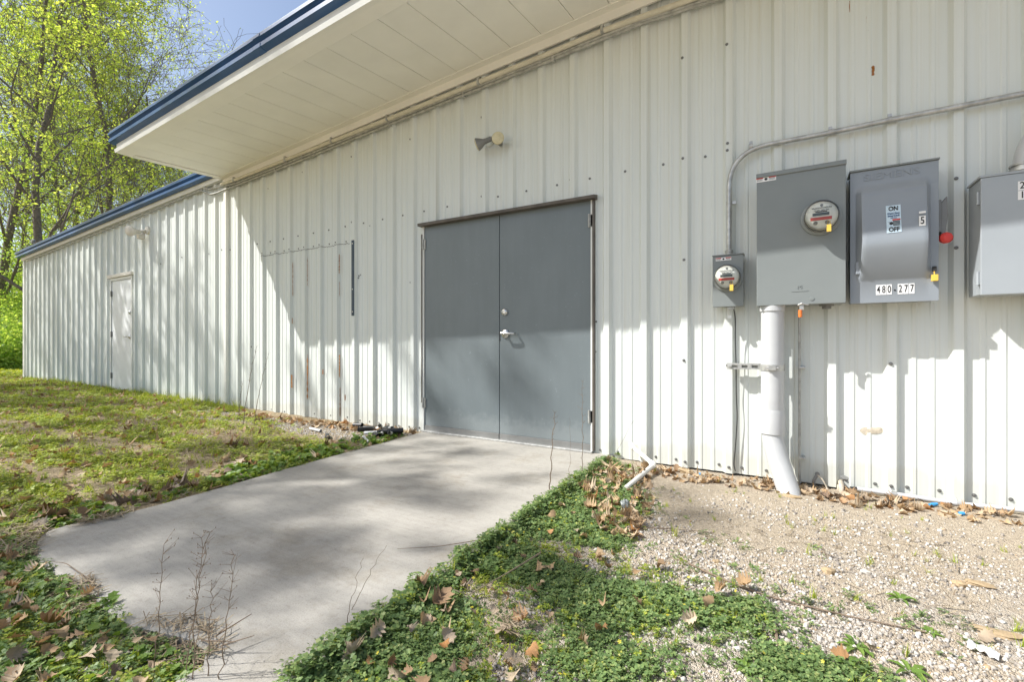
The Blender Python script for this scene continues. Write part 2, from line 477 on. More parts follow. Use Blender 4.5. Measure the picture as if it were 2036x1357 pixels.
# ------------------------------------------------------------------ ground and concrete
SLAB_PX = [(836, 860), (760, 881), (700, 897), (560, 935), (420, 975), (310, 1005), (250, 1020), (185, 1034), (130, 1045), (92, 1056), (72, 1074),
           (66, 1092), (78, 1116), (120, 1146), (182, 1180), (205, 1206), (262, 1240), (330, 1256), (382, 1268), (412, 1292), (405, 1330)]
SLAB = [G(*p) for p in SLAB_PX]
r0, r1 = G(1205, 912), G(585, 1357)
dr = (r1 - r0).normalized()
SLAB += [SLAB[-1] + dr * 2.6, r1 + dr * 2.0, r1, r0]
SLAB[0].y = 0.02
SLAB[-1] = Vector((r0.x + 0.02, 0.02, 0))
def concrete():
    n = len(SLAB)
    ins = [Vector(p) for p in SLAB]
    mb = MB()
    cen = sum(ins, Vector()) / n
    # rounded arris: top face slightly inset
    top = [p + (cen - p).normalized() * 0.012 for p in ins]
    mb.add([(p.x, p.y, 0) for p in top] + [(p.x, p.y, -0.010) for p in ins] + [(p.x, p.y, -0.14) for p in ins],
           [tuple(range(n))] + [(i, (i + 1) % n, n + (i + 1) % n, n + i) for i in range(n)] + [(n + i, n + (i + 1) % n, 2 * n + (i + 1) % n, 2 * n + i) for i in range(n)])
    o = build('concrete_path', mb, M['concrete'])
    o['kind'] = 'structure'
concrete()
def ground():
    def axis(lo, hi, c, step, grow):
        r = [c]; s = step
        while r[-1] < hi: r.append(r[-1] + s); s = step if abs(r[-1] - c) < 5 else s * grow
        l = [c]; s = step
        while l[-1] > lo: l.append(l[-1] - s); s = step if abs(l[-1] - c) < 5 else s * grow
        return np.array(sorted(set(l[1:] + r)))
    xs = axis(-400, 400, -1.0, 0.05, 1.09); ys = axis(-400, 400, -1.5, 0.05, 1.09)
    X, Y = np.meshgrid(xs, ys, indexing='ij')
    Z = gh(X, Y)
    P = np.c_[X.ravel(), Y.ravel()]
    # the ground runs under the concrete
    ins = inside([(p.x, p.y) for p in SLAB], P)
    Zf = Z.ravel(); Zf[ins] = np.minimum(Zf[ins], -0.05)
    nx, ny = X.shape
    I = np.arange(nx * ny).reshape(nx, ny)
    F = np.stack([I[:-1, :-1], I[1:, :-1], I[1:, 1:], I[:-1, 1:]], -1).reshape(-1, 4)
    me = bpy.data.meshes.new('ground')
    me.vertices.add(nx * ny); me.vertices.foreach_set("co", np.c_[P, Zf].ravel().astype(np.float32))
    me.loops.add(F.size); me.loops.foreach_set("vertex_index", F.ravel().astype(np.int32))
    me.polygons.add(len(F)); me.polygons.foreach_set("loop_start", (np.arange(len(F)) * 4).astype(np.int32))
    me.update(calc_edges=True)
    me.polygons.foreach_set("use_smooth", [True] * len(F))
    me.materials.append(M['earth'])
    o = bpy.data.objects.new('ground', me); link(o); o['kind'] = 'structure'
ground()

# ------------------------------------------------------------------ building
XL, XC, XR = W(52, 700).x, W(449, 358).x, 7.0        # far corner, end of the canopy, wall's end out of frame
ZJ0 = W(449, 358).z; ZJ1 = W(1194, 32, -0.02).z; XJ1 = W(1194, 32).x
def zj(x):  # top of the wall under the canopy (the rake rises to the right)
    return ZJ0 + (ZJ1 - ZJ0) * (x - XC) / (XJ1 - XC)
e0, e1 = W(43, 511, -0.13), W(408, 357, -0.13)
def ze(x):  # lower edge of the far roof trim
    return e0.z + (e1.z - e0.z) * (x - e0.x) / (e1.x - e0.x)
YF = -1.305
f0, f1 = W(229.5, 303.6, YF), W(739.4, 0, YF)
XF = f0.x
def zf(x):  # lower edge of the canopy's fascia
    return f0.z + (f1.z - f0.z) * (x - f0.x) / (f1.x - f0.x)
DX0, DX1 = W(842, 700).x, W(1181, 700).x
DZ = W(1000, 421).z
SX0, SX1 = W(222, 650).x, W(266, 650).x
SZ = W(246, 551).z
house = thing('metal_building', 'white ribbed metal building with grey double doors and a deep blue edged canopy', 'building', (0, 0, 0))

def wall():
    cols = []
    n0 = int(math.floor((XL - RIB0) / RS)); n1 = int((XR - RIB0) / RS)
    for n in range(n0, n1 + 1):
        c = RX(n)
        cols += [(c - .042, 0), (c - .022, -.032), (c + .022, -.032), (c + .042, 0)]
        for m in (0.36, 0.64):
            q = c + RS * m
            cols += [(q - .016, 0), (q - .008, -.0045), (q + .008, -.0045), (q + .016, 0)]
    cols = [k for k in cols if XL <= k[0] <= XR]
    cols = [(XL, 0.0)] + cols + [(XR, 0)]
    def yat(x):
        for a, b in zip(cols, cols[1:]):
            if a[0] <= x <= b[0]: return a[1] + (b[1] - a[1]) * (x - a[0]) / max(1e-6, b[0] - a[0])
        return 0
    for x in (DX0, DX1, SX0, SX1): cols.append((x, yat(x)))
    cols.sort()
    mb = MB()
    for (xa, ya), (xb, yb) in zip(cols, cols[1:]):
        mid = (xa + xb) / 2
        bot = DZ if DX0 < mid < DX1 else SZ if SX0 < mid < SX1 else -0.02
        zt = lambda x: (zj(x) + .06 if x > XC else ze(x) + .10)
        zs = [bot] + [bot + (zt(xa) - bot) * k / 5 for k in range(1, 5)]
        pts_a = [(xa, ya, z) for z in zs] + [(xa, ya, zt(xa))]; pts_b = [(xb, yb, z) for z in zs] + [(xb, yb, zt(xb))]
        b = len(mb.v); mb.v += pts_a + pts_b
        for k in range(5): mb.f.append((b + k, b + 6 + k, b + 7 + k, b + 1 + k))
    # returns of the openings
    for x in (DX0, DX1):
        y = yat(x); mb.add([(x, y, -.02), (x, .06, -.02), (x, .06, DZ), (x, y, DZ)], [(0, 1, 2, 3)])
    for x in (SX0, SX1):
        y = yat(x); mb.add([(x, y, -.02), (x, .06, -.02), (x, .06, SZ), (x, y, SZ)], [(0, 1, 2, 3)])
    # the other three sides
    zt0, zt1 = ze(XL) + .1, zj(XR) + .06
    mb.add([(XL, 0, -.1), (XL, 14, -.1), (XL, 14, zt0), (XL, 0, zt0)], [(0, 1, 2, 3)])
    mb.add([(XR, 0, -.1), (XR, 14, -.1), (XR, 14, zt1), (XR, 0, zt1)], [(0, 1, 2, 3)])
    mb.add([(XL, 14, -.1), (XR, 14, -.1), (XR, 14, zt1), (XL, 14, zt0)], [(0, 1, 2, 3)])
    build('wall', mb, M['siding'], house, fix=False)
    # corner post at the far end and where the canopy ends
    c = MB(); c.box((XL - .05, -.05, -.02), (XL + .05, .05, ze(XL) + .02)); build('corner_trim', c, M['white_trim'], house, 0.003)
    c = MB(); x = W(453, 700).x; c.box((x - .035, -.046, -.015), (x + .035, .0, zj(x) - .03)); build('corner_trim', c, M['white_trim'], house, 0.006)
wall()

def extrude(prof0, prof1, x0, x1, closed=True, segs=1):
    """profile points (y,z) at x0 and x1"""
    mb = MB(); n = len(prof0)
    vs = [(x0, y, z) for y, z in prof0] + [(x1, y, z) for y, z in prof1]
    fs = [(i, (i + 1) % n, n + (i + 1) % n, n + i) for i in range(n if closed else n - 1)]
    if closed: fs += [tuple(range(n)), tuple(reversed(range(n, 2 * n)))]
    return mb.add(vs, fs)
BLUE = [(.015, .0), (-.050, .014), (-.048, .052), (-.022, .060), (-.020, .078), (-.058, .098), (-.056, .122), (.03, .132)]
def roofs():
    x1 = XR + .6
    # soffit of narrow boards between an outer and an inner trim board
    yo, yi = YF + .16, -.125
    ends = lambda x, y: zf(x) + (zj(x) - zf(x)) * (y - YF) / (-YF)
    s = MB()
    nb = int((x1 - XF) / RS) + 1
    for k in range(nb):
        a = XF + .10 + k * RS; b = a + RS - .006
        for p, q, dz in ((a, b, 0.0), (b, b + .006, .012)):
            s.add([(p, yo, ends(p, yo) + dz), (q, yo, ends(q, yo) + dz), (q, yi, ends(q, yi) + dz), (p, yi, ends(p, yi) + dz)], [(0, 1, 2, 3)])
        for e, sg in ((a, 0), (b, 0)):
            s.add([(e, yo, ends(e, yo)), (e, yi, ends(e, yi)), (e, yi, ends(e, yi) + .012), (e, yo, ends(e, yo) + .012)], [(0, 1, 2, 3)])
    build('soffit', s, M['soffit'], house, fix=False)
    mb = extrude([(YF, zf(XF)), (yo, ends(XF, yo) - .010), (yo, ends(XF, yo) + .03), (YF, zf(XF) + .03)], [(YF, zf(x1)), (yo, ends(x1, yo) - .010), (yo, ends(x1, yo) + .03), (YF, zf(x1) + .03)], XF, x1)
    build('soffit_trim', mb, M['soffit'], house)
    mb = extrude([(yi, ends(XC, yi) - .008), (-.012, ends(XC, -.02) - .012), (-.012, ends(XC, -.02) + .03), (yi, ends(XC, yi) + .03)], [(yi, ends(x1, yi) - .008), (-.012, ends(x1, -.02) - .012), (-.012, ends(x1, -.02) + .03), (yi, ends(x1, yi) + .03)], XF, x1)
    build('soffit_trim', mb, M['soffit'], house)
    mb = MB()
    for (ya, yb) in ((yo + .002, yi - .002),):
        mb.add([(XF, ya, ends(XF, ya) - .012), (XF + .09, ya, ends(XF + .09, ya) - .012), (XF + .09, yb, ends(XF + .09, yb) - .012), (XF, yb, ends(XF, yb) - .012),
                (XF, ya, ends(XF, ya) + .13), (XF + .09, ya, ends(XF + .09, ya) + .13), (XF + .09, yb, ends(XF, yb) + .13), (XF, yb, ends(XF, yb) + .13)],
               [(0, 3, 2, 1), (4, 5, 6, 7), (0, 1, 5, 4), (1, 2, 6, 5), (2, 3, 7, 6), (3, 0, 4, 7)])
    build('soffit_trim', mb, M['soffit'], house)
    zz = lambda x: ends(x, -.04)
    build('frieze_board', extrude([(-.052, zz(XC) - .085), (-.052, zz(XC) - .004), (-.034, zz(XC) - .004), (-.034, zz(XC) - .085)], [(-.052, zz(x1) - .085), (-.052, zz(x1) - .004), (-.034, zz(x1) - .004), (-.034, zz(x1) - .085)], XC + .01, x1), M['soffit'], house)
    # fascia: bright lip, then a flat strip under the blue trim
    p = lambda x: [(YF - .002, zf(x) - .002), (YF - .012, zf(x) + .036), (YF - .002, zf(x) + .04), (YF + .012, zf(x) + .043), (YF + .012, zf(x) + .13), (YF + .03, zf(x) + .13), (YF + .03, zf(x) + .031), (YF + .03, zf(x) + .0305), (YF - .001, zf(x) + .0305)]
    build('fascia', extrude(p(XF - .004), p(x1), XF - .004, x1), M['white_trim'], house)
    q = lambda x: [(YF + y, zf(x) + .108 + z) for y, z in BLUE]
    bl = build('rake_trim', extrude(q(XF - .06), q(x1), XF - .06, x1), M['blue'], house)
    # lap joint in the trim
    j = W(505, 72, YF - .075).x
    q2 = lambda x: [(YF + y - (.004 if y < 0 else 0), zf(x) + .108 + z + (.003 if z > .07 else -.003)) for y, z in BLUE]
    build('lap_joint', extrude(q2(j - .05), q2(j + .05), j - .05, j + .05), M['blue'], bl)
    # end closure of the canopy and its roof sheet
    mb = extrude([(YF - .045, zf(XF) + .243), (0, zj(XF) + .24), (14, zj(XF) + .24), (14, zj(XF) + .26), (0, zj(XF) + .26), (YF - .045, zf(XF) + .252)],
                 [(YF - .045, zf(x1) + .243), (0, zj(x1) + .24), (14, zj(x1) + .24), (14, zj(x1) + .26), (0, zj(x1) + .26), (YF - .045, zf(x1) + .252)], XF - .05, x1)
    build('roof', mb, M['roof'], house)
    # lower roof over the far part
    mb = extrude([(-.165, ze(XL) + .135), (14, ze(XL) + .135), (14, ze(XL) + .147), (-.165, ze(XL) + .147)], [(-.165, ze(XC) + .135), (14, ze(XC) + .135), (14, ze(XC) + .147), (-.165, ze(XC) + .147)], XL - .15, XC - .06)
    build('roof', mb, M['roof'], house)
    q3 = lambda x: [(-.12 + y, ze(x) + z) for y, z in BLUE]
    build('rake_trim', extrude(q3(XL - .13), q3(XC + .4), XL - .13, XC + .4), M['blue'], house)
    q4 = lambda x: [(-.075, ze(x) - .055), (-.085, ze(x) + .01), (-.03, ze(x) + .03), (-.03, ze(x) - .055)]
    build('eave_flashing', extrude(q4(XL - .06), q4(XC + .02), XL - .06, XC + .02), M['white_trim'], house)
roofs()

def hinge(parent, x, z, mat, y=-.004):
    mb = MB(); mb.tube([(x, y - .012, z - .055), (x, y - .012, z + .055)], .009, 8)
    for k in (-1, 0, 1): mb.tube([(x, y - .012, z + k * .036 - .012), (x, y - .012, z + k * .036 + .012)], .0105, 8)
    mb.box((x - .002, y - .010, z - .05), (x + .028, y + .004, z + .05))
    return build('hinge', mb, mat, parent, smooth=True)
def lever(parent, x, y, z, sgn, mat, k=1.0):
    mb = MB()
    mb.lathe((x, y, z), (0, -1, 0), [(0, .040 * k), (.010, .040 * k), (.018, .030 * k), (.020, 0)], 22)
    mb.tube([(x, y - .016, z), (x, y - .058, z)], .011, 10)
    mb.tube([(x - sgn * .012, y - .060, z + .002), (x + sgn * .04, y - .064, z + .001), (x + sgn * .105, y - .060, z), (x + sgn * .118, y - .052, z), (x + sgn * .121, y - .02, z)], [.012, .012, .010, .010, .009], 10)
    return build('handle', mb, mat, parent, smooth=True)
def deadbolt(parent, x, y, z, mat):
    mb = MB(); mb.lathe((x, y, z), (0, -1, 0), [(0, .034), (.014, .032), (.022, .024), (.024, .016), (.019, .013), (.019, 0)], 22)
    return build('deadbolt', mb, mat, parent, smooth=True)
def doors():
    xm = W(994, 650).x
    zb = .022
    fr = MB()
    fr.box((DX0 + .004, -.022, -.005), (DX0 + .022, .05, DZ - .014)); fr.box((DX1 - .022, -.022, -.005), (DX1 - .004, .05, DZ - .014))
    fr.box((DX0 + .004, -.022, DZ - .014), (DX1 - .004, .05, DZ + .004))
    build('door_frame', fr, M['white_trim'], house, .002)
    gp = MB(); gp.box((DX0 - .006, -.030, .30), (DX0 + .0035, .02, DZ - .10)); build('weather_strip', gp, M['brown'], house)
    gp = MB(); gp.box((DX1 - .0035, -.032, .02), (DX1 + .014, .02, DZ - .01)); build('weather_strip', gp, M['brown'], house)
    cp = MB()
    a, b = W(832, 446, -.06), W(1183, 388, -.06)
    cp.add([(a.x, -.075, a.z - .026), (b.x, -.075, b.z - .024), (b.x, -.078, b.z + .002), (a.x, -.078, a.z + .002), (a.x, 0, a.z - .026), (b.x, 0, b.z - .024), (b.x, 0, b.z + .02), (a.x, 0, a.z + .02)],
           [(0, 1, 2, 3), (4, 7, 6, 5), (0, 4, 5, 1), (3, 2, 6, 7), (0, 3, 7, 4), (1, 5, 6, 2)])
    build('drip_cap', cp, M['brown'], house, .002)
    bk = MB(); bk.box((DX0, .045, 0), (DX1, .06, DZ)); build('door_stop', bk, M['gap'], house)
    for i, (a, b) in enumerate(((DX0 + .024, xm - .003), (xm + .003, DX1 - .024))):
        mb = MB(); mb.box((a, -.008, zb + .045), (b, .036, DZ - .018))
        lf = build('door_leaf', mb, M['door'], house, .003)
        k = MB(); k.box((a + .001, -.015, zb - .008), (b - .001, .02, zb + .0445)); build('door_sweep', k, M['lamp_body'], lf, .002)
        hx = a - .010 if i == 0 else b + .004
        for z in ((W(845, 487).z, W(849, 801).z) if i == 0 else (W(1175, 440).z, W(1179, 829).z)): hinge(lf, hx if i == 0 else hx - .014, z, M['dull_steel'], -.012)
        if i == 1:
            lever(lf, W(1006, 664).x + .0, -.009, W(1006, 664).z, 1, M['chrome'])
            deadbolt(lf, W(1005, 621).x, -.009, W(1005, 621).z, M['chrome'])
            ed = MB(); ed.box((a - .002, -.013, W(995, 672).z - .03), (a + .004, -.0065, W(995, 672).z + .06)); build('strike_plate', ed, M['gap'], lf)
    th = MB(); th.box((DX0, -.055, .001), (DX1, .04, .016)); build('threshold', th, M['steel'], house, .003)
    # white door in the far part
    fr = MB(); fr.box((SX0 + .002, -.03, 0.02), (SX0 + .045, .05, SZ - .05)); fr.box((SX1 - .045, -.03, .02), (SX1 - .002, .05, SZ - .05)); fr.box((SX0 + .002, -.03, SZ - .05), (SX1 - .002, .05, SZ - .002))
    build('door_frame', fr, M['white_trim'], house, .003)
    cp = MB(); cp.box((SX0 - .05, -.06, SZ + .0), (SX1 + .04, 0, SZ + .065)); build('drip_cap', cp, M['cream'], house, .006)
    mb = MB(); mb.box((SX0 + .047, -.012, .045), (SX1 - .047, .03, SZ - .053)); lf = build('door', mb, M['door_white'], house, .003)
    lever(lf, SX1 - .12, -.013, W(258, 670).z, -1, M['chrome']); deadbolt(lf, SX1 - .12, -.013, W(260, 622).z, M['chrome'])
    for z in (W(224, 585).z, W(224, 665).z, W(224, 747).z): hinge(lf, SX0 + .05, z, M['lamp_body'], -.014)
    th = MB(); th.box((SX0, -.06, .02), (SX1, .04, .04)); build('threshold', th, M['dull_steel'], house, .003)
doors()

def crest_y(x):
    """wall surface under x"""
    r = (x - RIB0) / RS; d = abs(r - round(r)) * RS
    return -.032 if d < .022 else 0 if d > .042 else -.032 * (.042 - d) / .02
def screws():
    big = MB(); big.lathe((0, 0, 0), (0, -1, 0), [(0, .0105), (.003, .0105), (.004, .0062), (.009, .0062), (.0095, 0)], 8)
    rows = [(511.7, 485.4), (537.5, 480.5), (564, 475.3), (592.8, 469.6), (623.5, 463.8), (654, 457.6), (686.6, 450.7), (723.2, 443.9), (761, 436.5), (801, 428.6), (843.3, 420.3), (889.5, 411.2),
            (958.7, 391.2), (990.3, 391.2), (1046.6, 380), (1107.6, 368.2), (1134, 357.5), (1172.7, 355.2), (1243, 341), (1318.9, 327.2), (1357.5, 315), (1402.3, 311.6), (1446, 299), (1446.5, 285), (1901, 355),
            (736.5, 449.5), (699.3, 442), (958.3, 233.5), (1356.5, 115), (1445, 88), (816, 277), (699, 311.8), (602, 342.5), (533.8, 375.5), (1360, 517), (1359.5, 717), (1771, 724), (1901, 493), (1446.5, 727),
            (714, 549), (718, 547), (713, 553), (816.5, 562), (738, 645), (818, 707), (500, 690), (441, 497), (458, 497), (416, 505), (385, 511), (362, 512), (320, 525), (385, 532),
            (519.2, 812.1), (540, 814.5), (566, 819), (625.6, 823.1), (657.9, 826.5), (690.9, 830.2), (716, 836.4), (735, 838.8), (753.8, 841.6), (773, 844), (793.5, 847.2), (813.7, 849.2), (834, 851.3),
            (1193.5, 895.6), (1228.8, 899.4), (1304, 909), (1344, 914), (1362, 919), (1386, 919.6), (1429.4, 924.2), (1449, 930), (1475.2, 931), (1523.6, 936.4),
            (1681.2, 954.5), (1739.8, 962.7), (1771.7, 967.5), (1803.4, 969.5), (1867.6, 976.3), (1936.6, 985.4), (2009.6, 993.8), (1184, 700), (1185, 640), (1182, 790)]
    me = None
    for px, py in rows[:98]:
        p = W(px, py); y = crest_y(p.x)
        if y < -.01: p = W(px, py, y)
        if me is None:
            o = build('screw', big, M['screw'], house, smooth=True); me = o.data
        else:
            o = bpy.data.objects.new('screw', me); link(o, house)
        o.location = (p.x, y - .0003, p.z)
        o.scale = (1, 1, 1)
screws()

def patch():
    # let-in panel with a ragged joint, and the blue strip at its right edge
    x0, x1 = W(519, 510).x, W(697, 484).x
    mb = MB(); pts = []
    k = 0
    x = x0
    zz = lambda x: W(519, 510).z + (W(697, 484).z - W(519, 510).z) * (x - x0) / (x1 - x0)
    while x < x1:
        pts.append((x, crest_y(x) - .003, zz(x) + random.uniform(-.006, .006))); x += .018
    mb.tube(pts, .0035, 5); build('panel_joint', mb, M['screw'], house)
    for i in range(12):
        x = x0 + (x1 - x0) * (i + .5) / 12
        mb = MB(); mb.lathe((x, crest_y(x) - .0003, zz(x) + .028), (0, -1, 0), [(0, .009), (.003, .009), (.004, .005), (.008, .005), (.0085, 0)], 8)
        build('joint_screw', mb, M['screw'], house)
    a, b = W(697, 478, -.045), W(703, 628, -.045)
    mb = MB(); mb.box((a.x + .006, -.040, b.z), (b.x - .004, -.002, a.z)); st = build('trim_strip', mb, M['blue_grey'], house, .003)
    for py in (484, 575, 620):
        p = W(701, py, -.05); m = MB(); m.lathe(((a.x + b.x) / 2 + .001, -.040, p.z), (0, -1, 0), [(0, .008), (.003, .008), (.0035, 0)], 8); build('strip_screw', m, M['washer'], st)
    # rust runs, flush on the paint
    runs = [(674.5, 505, 545, 2.2), (675, 560, 590, 1.2), (582, 520, 590, 1.5), (611, 510, 570, 1.2), (611, 705, 795, 3), (602, 730, 755, 1.8), (580, 745, 772, 4), (675, 705, 752, 2.5), (686, 785, 797, 2.5), (676, 770, 830, 1.6), (642, 735, 745, 3), (581, 632, 645, 2),
            (1727, 30, 46, 3.5), (1727, 72, 106, 2.6), (1736, 130, 150, 2.4), (1690, 0, 25, 1.2), (1727, 46, 72, 1.0)]
    for px, ya, yb, wd in runs:
        p = W(px, (ya + yb) / 2); y = crest_y(p.x)
        n = 14; L, R = [], []
        for k in range(n + 1):
            py = ya + (yb - ya) * k / n
            q = W(px, py, y - .0025)
            ww = wd / 2 * (0.25 + abs(math.sin(k * 1.7 + px)) * random.uniform(.5, 1)) * (0.15 if k in (0, n) else 1) / 125
            dx = random.uniform(-1, 1) * .0015
            L.append((q.x - ww + dx, y - .0022, q.z)); R.append((q.x + ww + dx, y - .0022, q.z))
        mb = MB(); mb.add(L + R, [(k, n + 1 + k, n + 2 + k, k + 1) for k in range(n)])
        build('rust_stain', mb, M['rust'], house)
    # torn hole showing insulation
    mb = MB(); out = [(-24, 0), (-20, -5), (-10, -7), (3, -6), (14, -7), (24, -4), (27, 0), (20, 4), (10, 7), (-2, 6), (-12, 9), (-19, 5)]
    v = [W(1731, 857, -.006)] + [W(1733 + a, 857 + b, -.003) for a, b in out]
    mb.add(v, [(0, i + 1, (i + 1) % 12 + 1) for i in range(12)])
    build('torn_insulation', mb, M['insul'], house)
    # oval vent under the far eave
    p = W(69, 480, -.02); mb = MB()
    mb.lathe((0, 0, 0), (0, -1, 0), [(0, .09), (.035, .085), (.05, .06), (.052, 0)], 20)
    mb.v = [(p.x + x, -.025 + y, p.z + z * .55) for x, y, z in mb.v]
    tag(build('wall_vent', mb, M['lamp_body'], None, smooth=True), 'small dark oval vent high on the far end of the white wall', 'vent')
patch()

# ------------------------------------------------------------------ electrical things on the wall
def bent(pts, r=.1, n=7):
    """round the corners of a polyline"""
    pts = [Vector(p) for p in pts]; out = [pts[0]]
    for a, b, c in zip(pts, pts[1:], pts[2:]):
        u, v = (a - b), (c - b); k = min(r, u.length * .49, v.length * .49)
        p, q = b + u.normalized() * k, b + v.normalized() * k
        for i in range(n + 1):
            t = i / n; out.append(p.lerp(b, t).lerp(b.lerp(q, t), t))
    out.append(pts[-1]); return out
def sticker(name, x0, z0, x1, z1, y, mat, parent, t=.0012):
    mb = MB(); mb.box((x0, y - t, z0), (x1, y + .0002, z1)); return build(name, mb, mat, parent)
def warning(parent, cx, cz, wd, ht, y):
    s = sticker('warning_sticker', cx - wd / 2, cz - ht / 2, cx + wd / 2, cz + ht / 2, y, M['paper'], parent)
    sticker('sticker_header', cx - wd / 2 + .001, cz + ht * .18, cx - wd * .14, cz + ht * .44, y - .0014, M['red_label'], s, .0005)
    sticker('sticker_header', cx + wd * .14, cz + ht * .18, cx + wd / 2 - .001, cz + ht * .44, y - .0014, M['red_label'], s, .0005)
    mb = MB(); mb.lathe((cx, y - .0013, cz), (0, -1, 0), [(0, ht * .30), (.0006, ht * .30), (.0007, 0)], 10); build('sticker_symbol', mb, M['ink'], s)
    for k in range(3):
        for sg in (-1, 1):
            z = cz + ht * (.08 - .16 * k); a = cx + sg * wd * .31
            sticker('sticker_lines', a - wd * .15, z - ht * .025, a + wd * .13, z + ht * .025, y - .0014, M['ink'], s, .0004)
    return s
def meter(parent, c, R, y):
    """round glass meter looking out from the wall"""
    x, z = c.x, c.z
    rg = MB(); rg.lathe((x, y, z), (0, -1, 0), [(0, R * 1.16), (.012, R * 1.16), (.016, R * 1.08), (.016, R * .9)], 36); ring = build('meter_ring', rg, M['cab'], parent, smooth=True)
    bd = MB(); bd.lathe((x, y - .012, z), (0, -1, 0), [(0, R), (.030, R), (.032, R * .95), (.032, 0)], 36); build('meter_base', bd, M['lamp_body'], ring, smooth=True)
    fc = MB(); fc.lathe((x, y - .046, z), (0, -1, 0), [(0, R * .92), (.03, R * .90), (.031, R * .86), (.0315, 0)], 36); face = build('meter_face', fc, M['dial'], parent, smooth=True)
    yy = y - .078
    sticker('lcd_window', x - R * .50, z - R * .02, x + R * .42, z + R * .16, yy, M['lcd'], face, .002)
    sticker('red_label', x - R * .62, z - R * .32, x + R * .56, z - R * .12, yy, M['red_label'], face, .002)
    text('meter_print', "KILOWATTHOURS", R * .13, (x, yy - .002, z + R * .48), face, M['ink'])
    text('meter_print', "CL200  240V  3W", R * .11, (x, yy - .002, z + R * .32), face, M['ink'])
    sticker('barcode', x - R * .35, z + R * .20, x + R * .30, z + R * .26, yy, M['ink'], face, .001)
    for dx in (-.34, .30):
        k = MB(); k.lathe((x + R * dx, yy, z - R * .50), (0, -1, 0), [(0, R * .13), (.004, R * .12), (.005, 0)], 14); build('meter_screw', k, M['lamp_body'], face)
    lg = MB(); lg.lathe((x, yy + .001, z + R * .66), (0, -1, 0), [(0, R * .09), (.0015, R * .09), (.002, 0)], 14); build('meter_emblem', lg, M['lamp_body'], face)
    gl = MB(); gl.lathe((x, y - .040, z), (0, -1, 0), [(0, R * .99), (.055, R * .96), (.066, R * .90), (.070, R * .7), (.072, 0)], 36); build('meter_glass', gl, M['glass'], parent, smooth=True)
    sl = MB(); a = (x + R * .38, y - .105, z - R * .78)
    sl.box((a[0] - .011, a[1] - .004, a[2] - .038), (a[0] + .011, a[1] + .006, a[2] + .004)); sl.tube([(a[0] - .006, a[1], a[2]), (a[0] - .004, a[1] + .006, a[2] + .03), (a[0] + .006, a[1] + .006, a[2] + .03), (a[0] + .007, a[1], a[2])], .0016, 5)
    build('seal_tag', sl, M['yellow'], parent, .003)
def cabinet(name, label, px, depth, mat, topcap=True):
    a, b = W(px[0], px[1], -depth), W(px[2], px[3], -depth)
    t = thing(name, label, 'electrical box', (a.x, -.035, b.z))
    mb = MB(); mb.box((a.x + .006, -depth + .012, b.z + .004), (b.x - .006, -.034, a.z - .004)); bx = build('enclosure', mb, mat, t, .004)
    return t, a, b
def small_meter():
    y = -.135
    t, a, b = cabinet('meter_box', 'small grey meter box with round glass meter under the bent conduit', (1417, 511, 1478, 609), -y, M['cab'])
    mb = MB(); mb.box((a.x, y, b.z), (b.x, y + .011, a.z)); build('cover', mb, M['cab'], t, .003)
    mb = MB(); mb.box((a.x - .003, y - .006, a.z + .001), (b.x + .003, -.04, a.z + .009)); build('top_lip', mb, M['cab'], t, .002)
    warning(t, a.x + .07, a.z - .022, .10, .022, y)
    c = W(1446, 551, y - .05); meter(t, c, .083, y)
    p = W(1450, 612, y + .02)
    mb = MB(); mb.box((p.x - .012, y + .02, p.z - .012), (p.x + .03, y + .05, p.z + .004)); build('latch', mb, M['steel'], t, .002)
    mb = MB(); mb.tube(bent([(p.x - .006, y + .03, p.z - .004), (p.x - .006, y + .03, p.z - .055), (p.x + .010, y + .03, p.z - .055), (p.x + .010, y + .03, p.z - .004)], .008), .0025, 6); mb.box((p.x - .011, y + .022, p.z - .075), (p.x + .015, y + .038, p.z - .055))
    build('padlock', mb, M['chrome'], t)
    return t, a, b
small_meter()
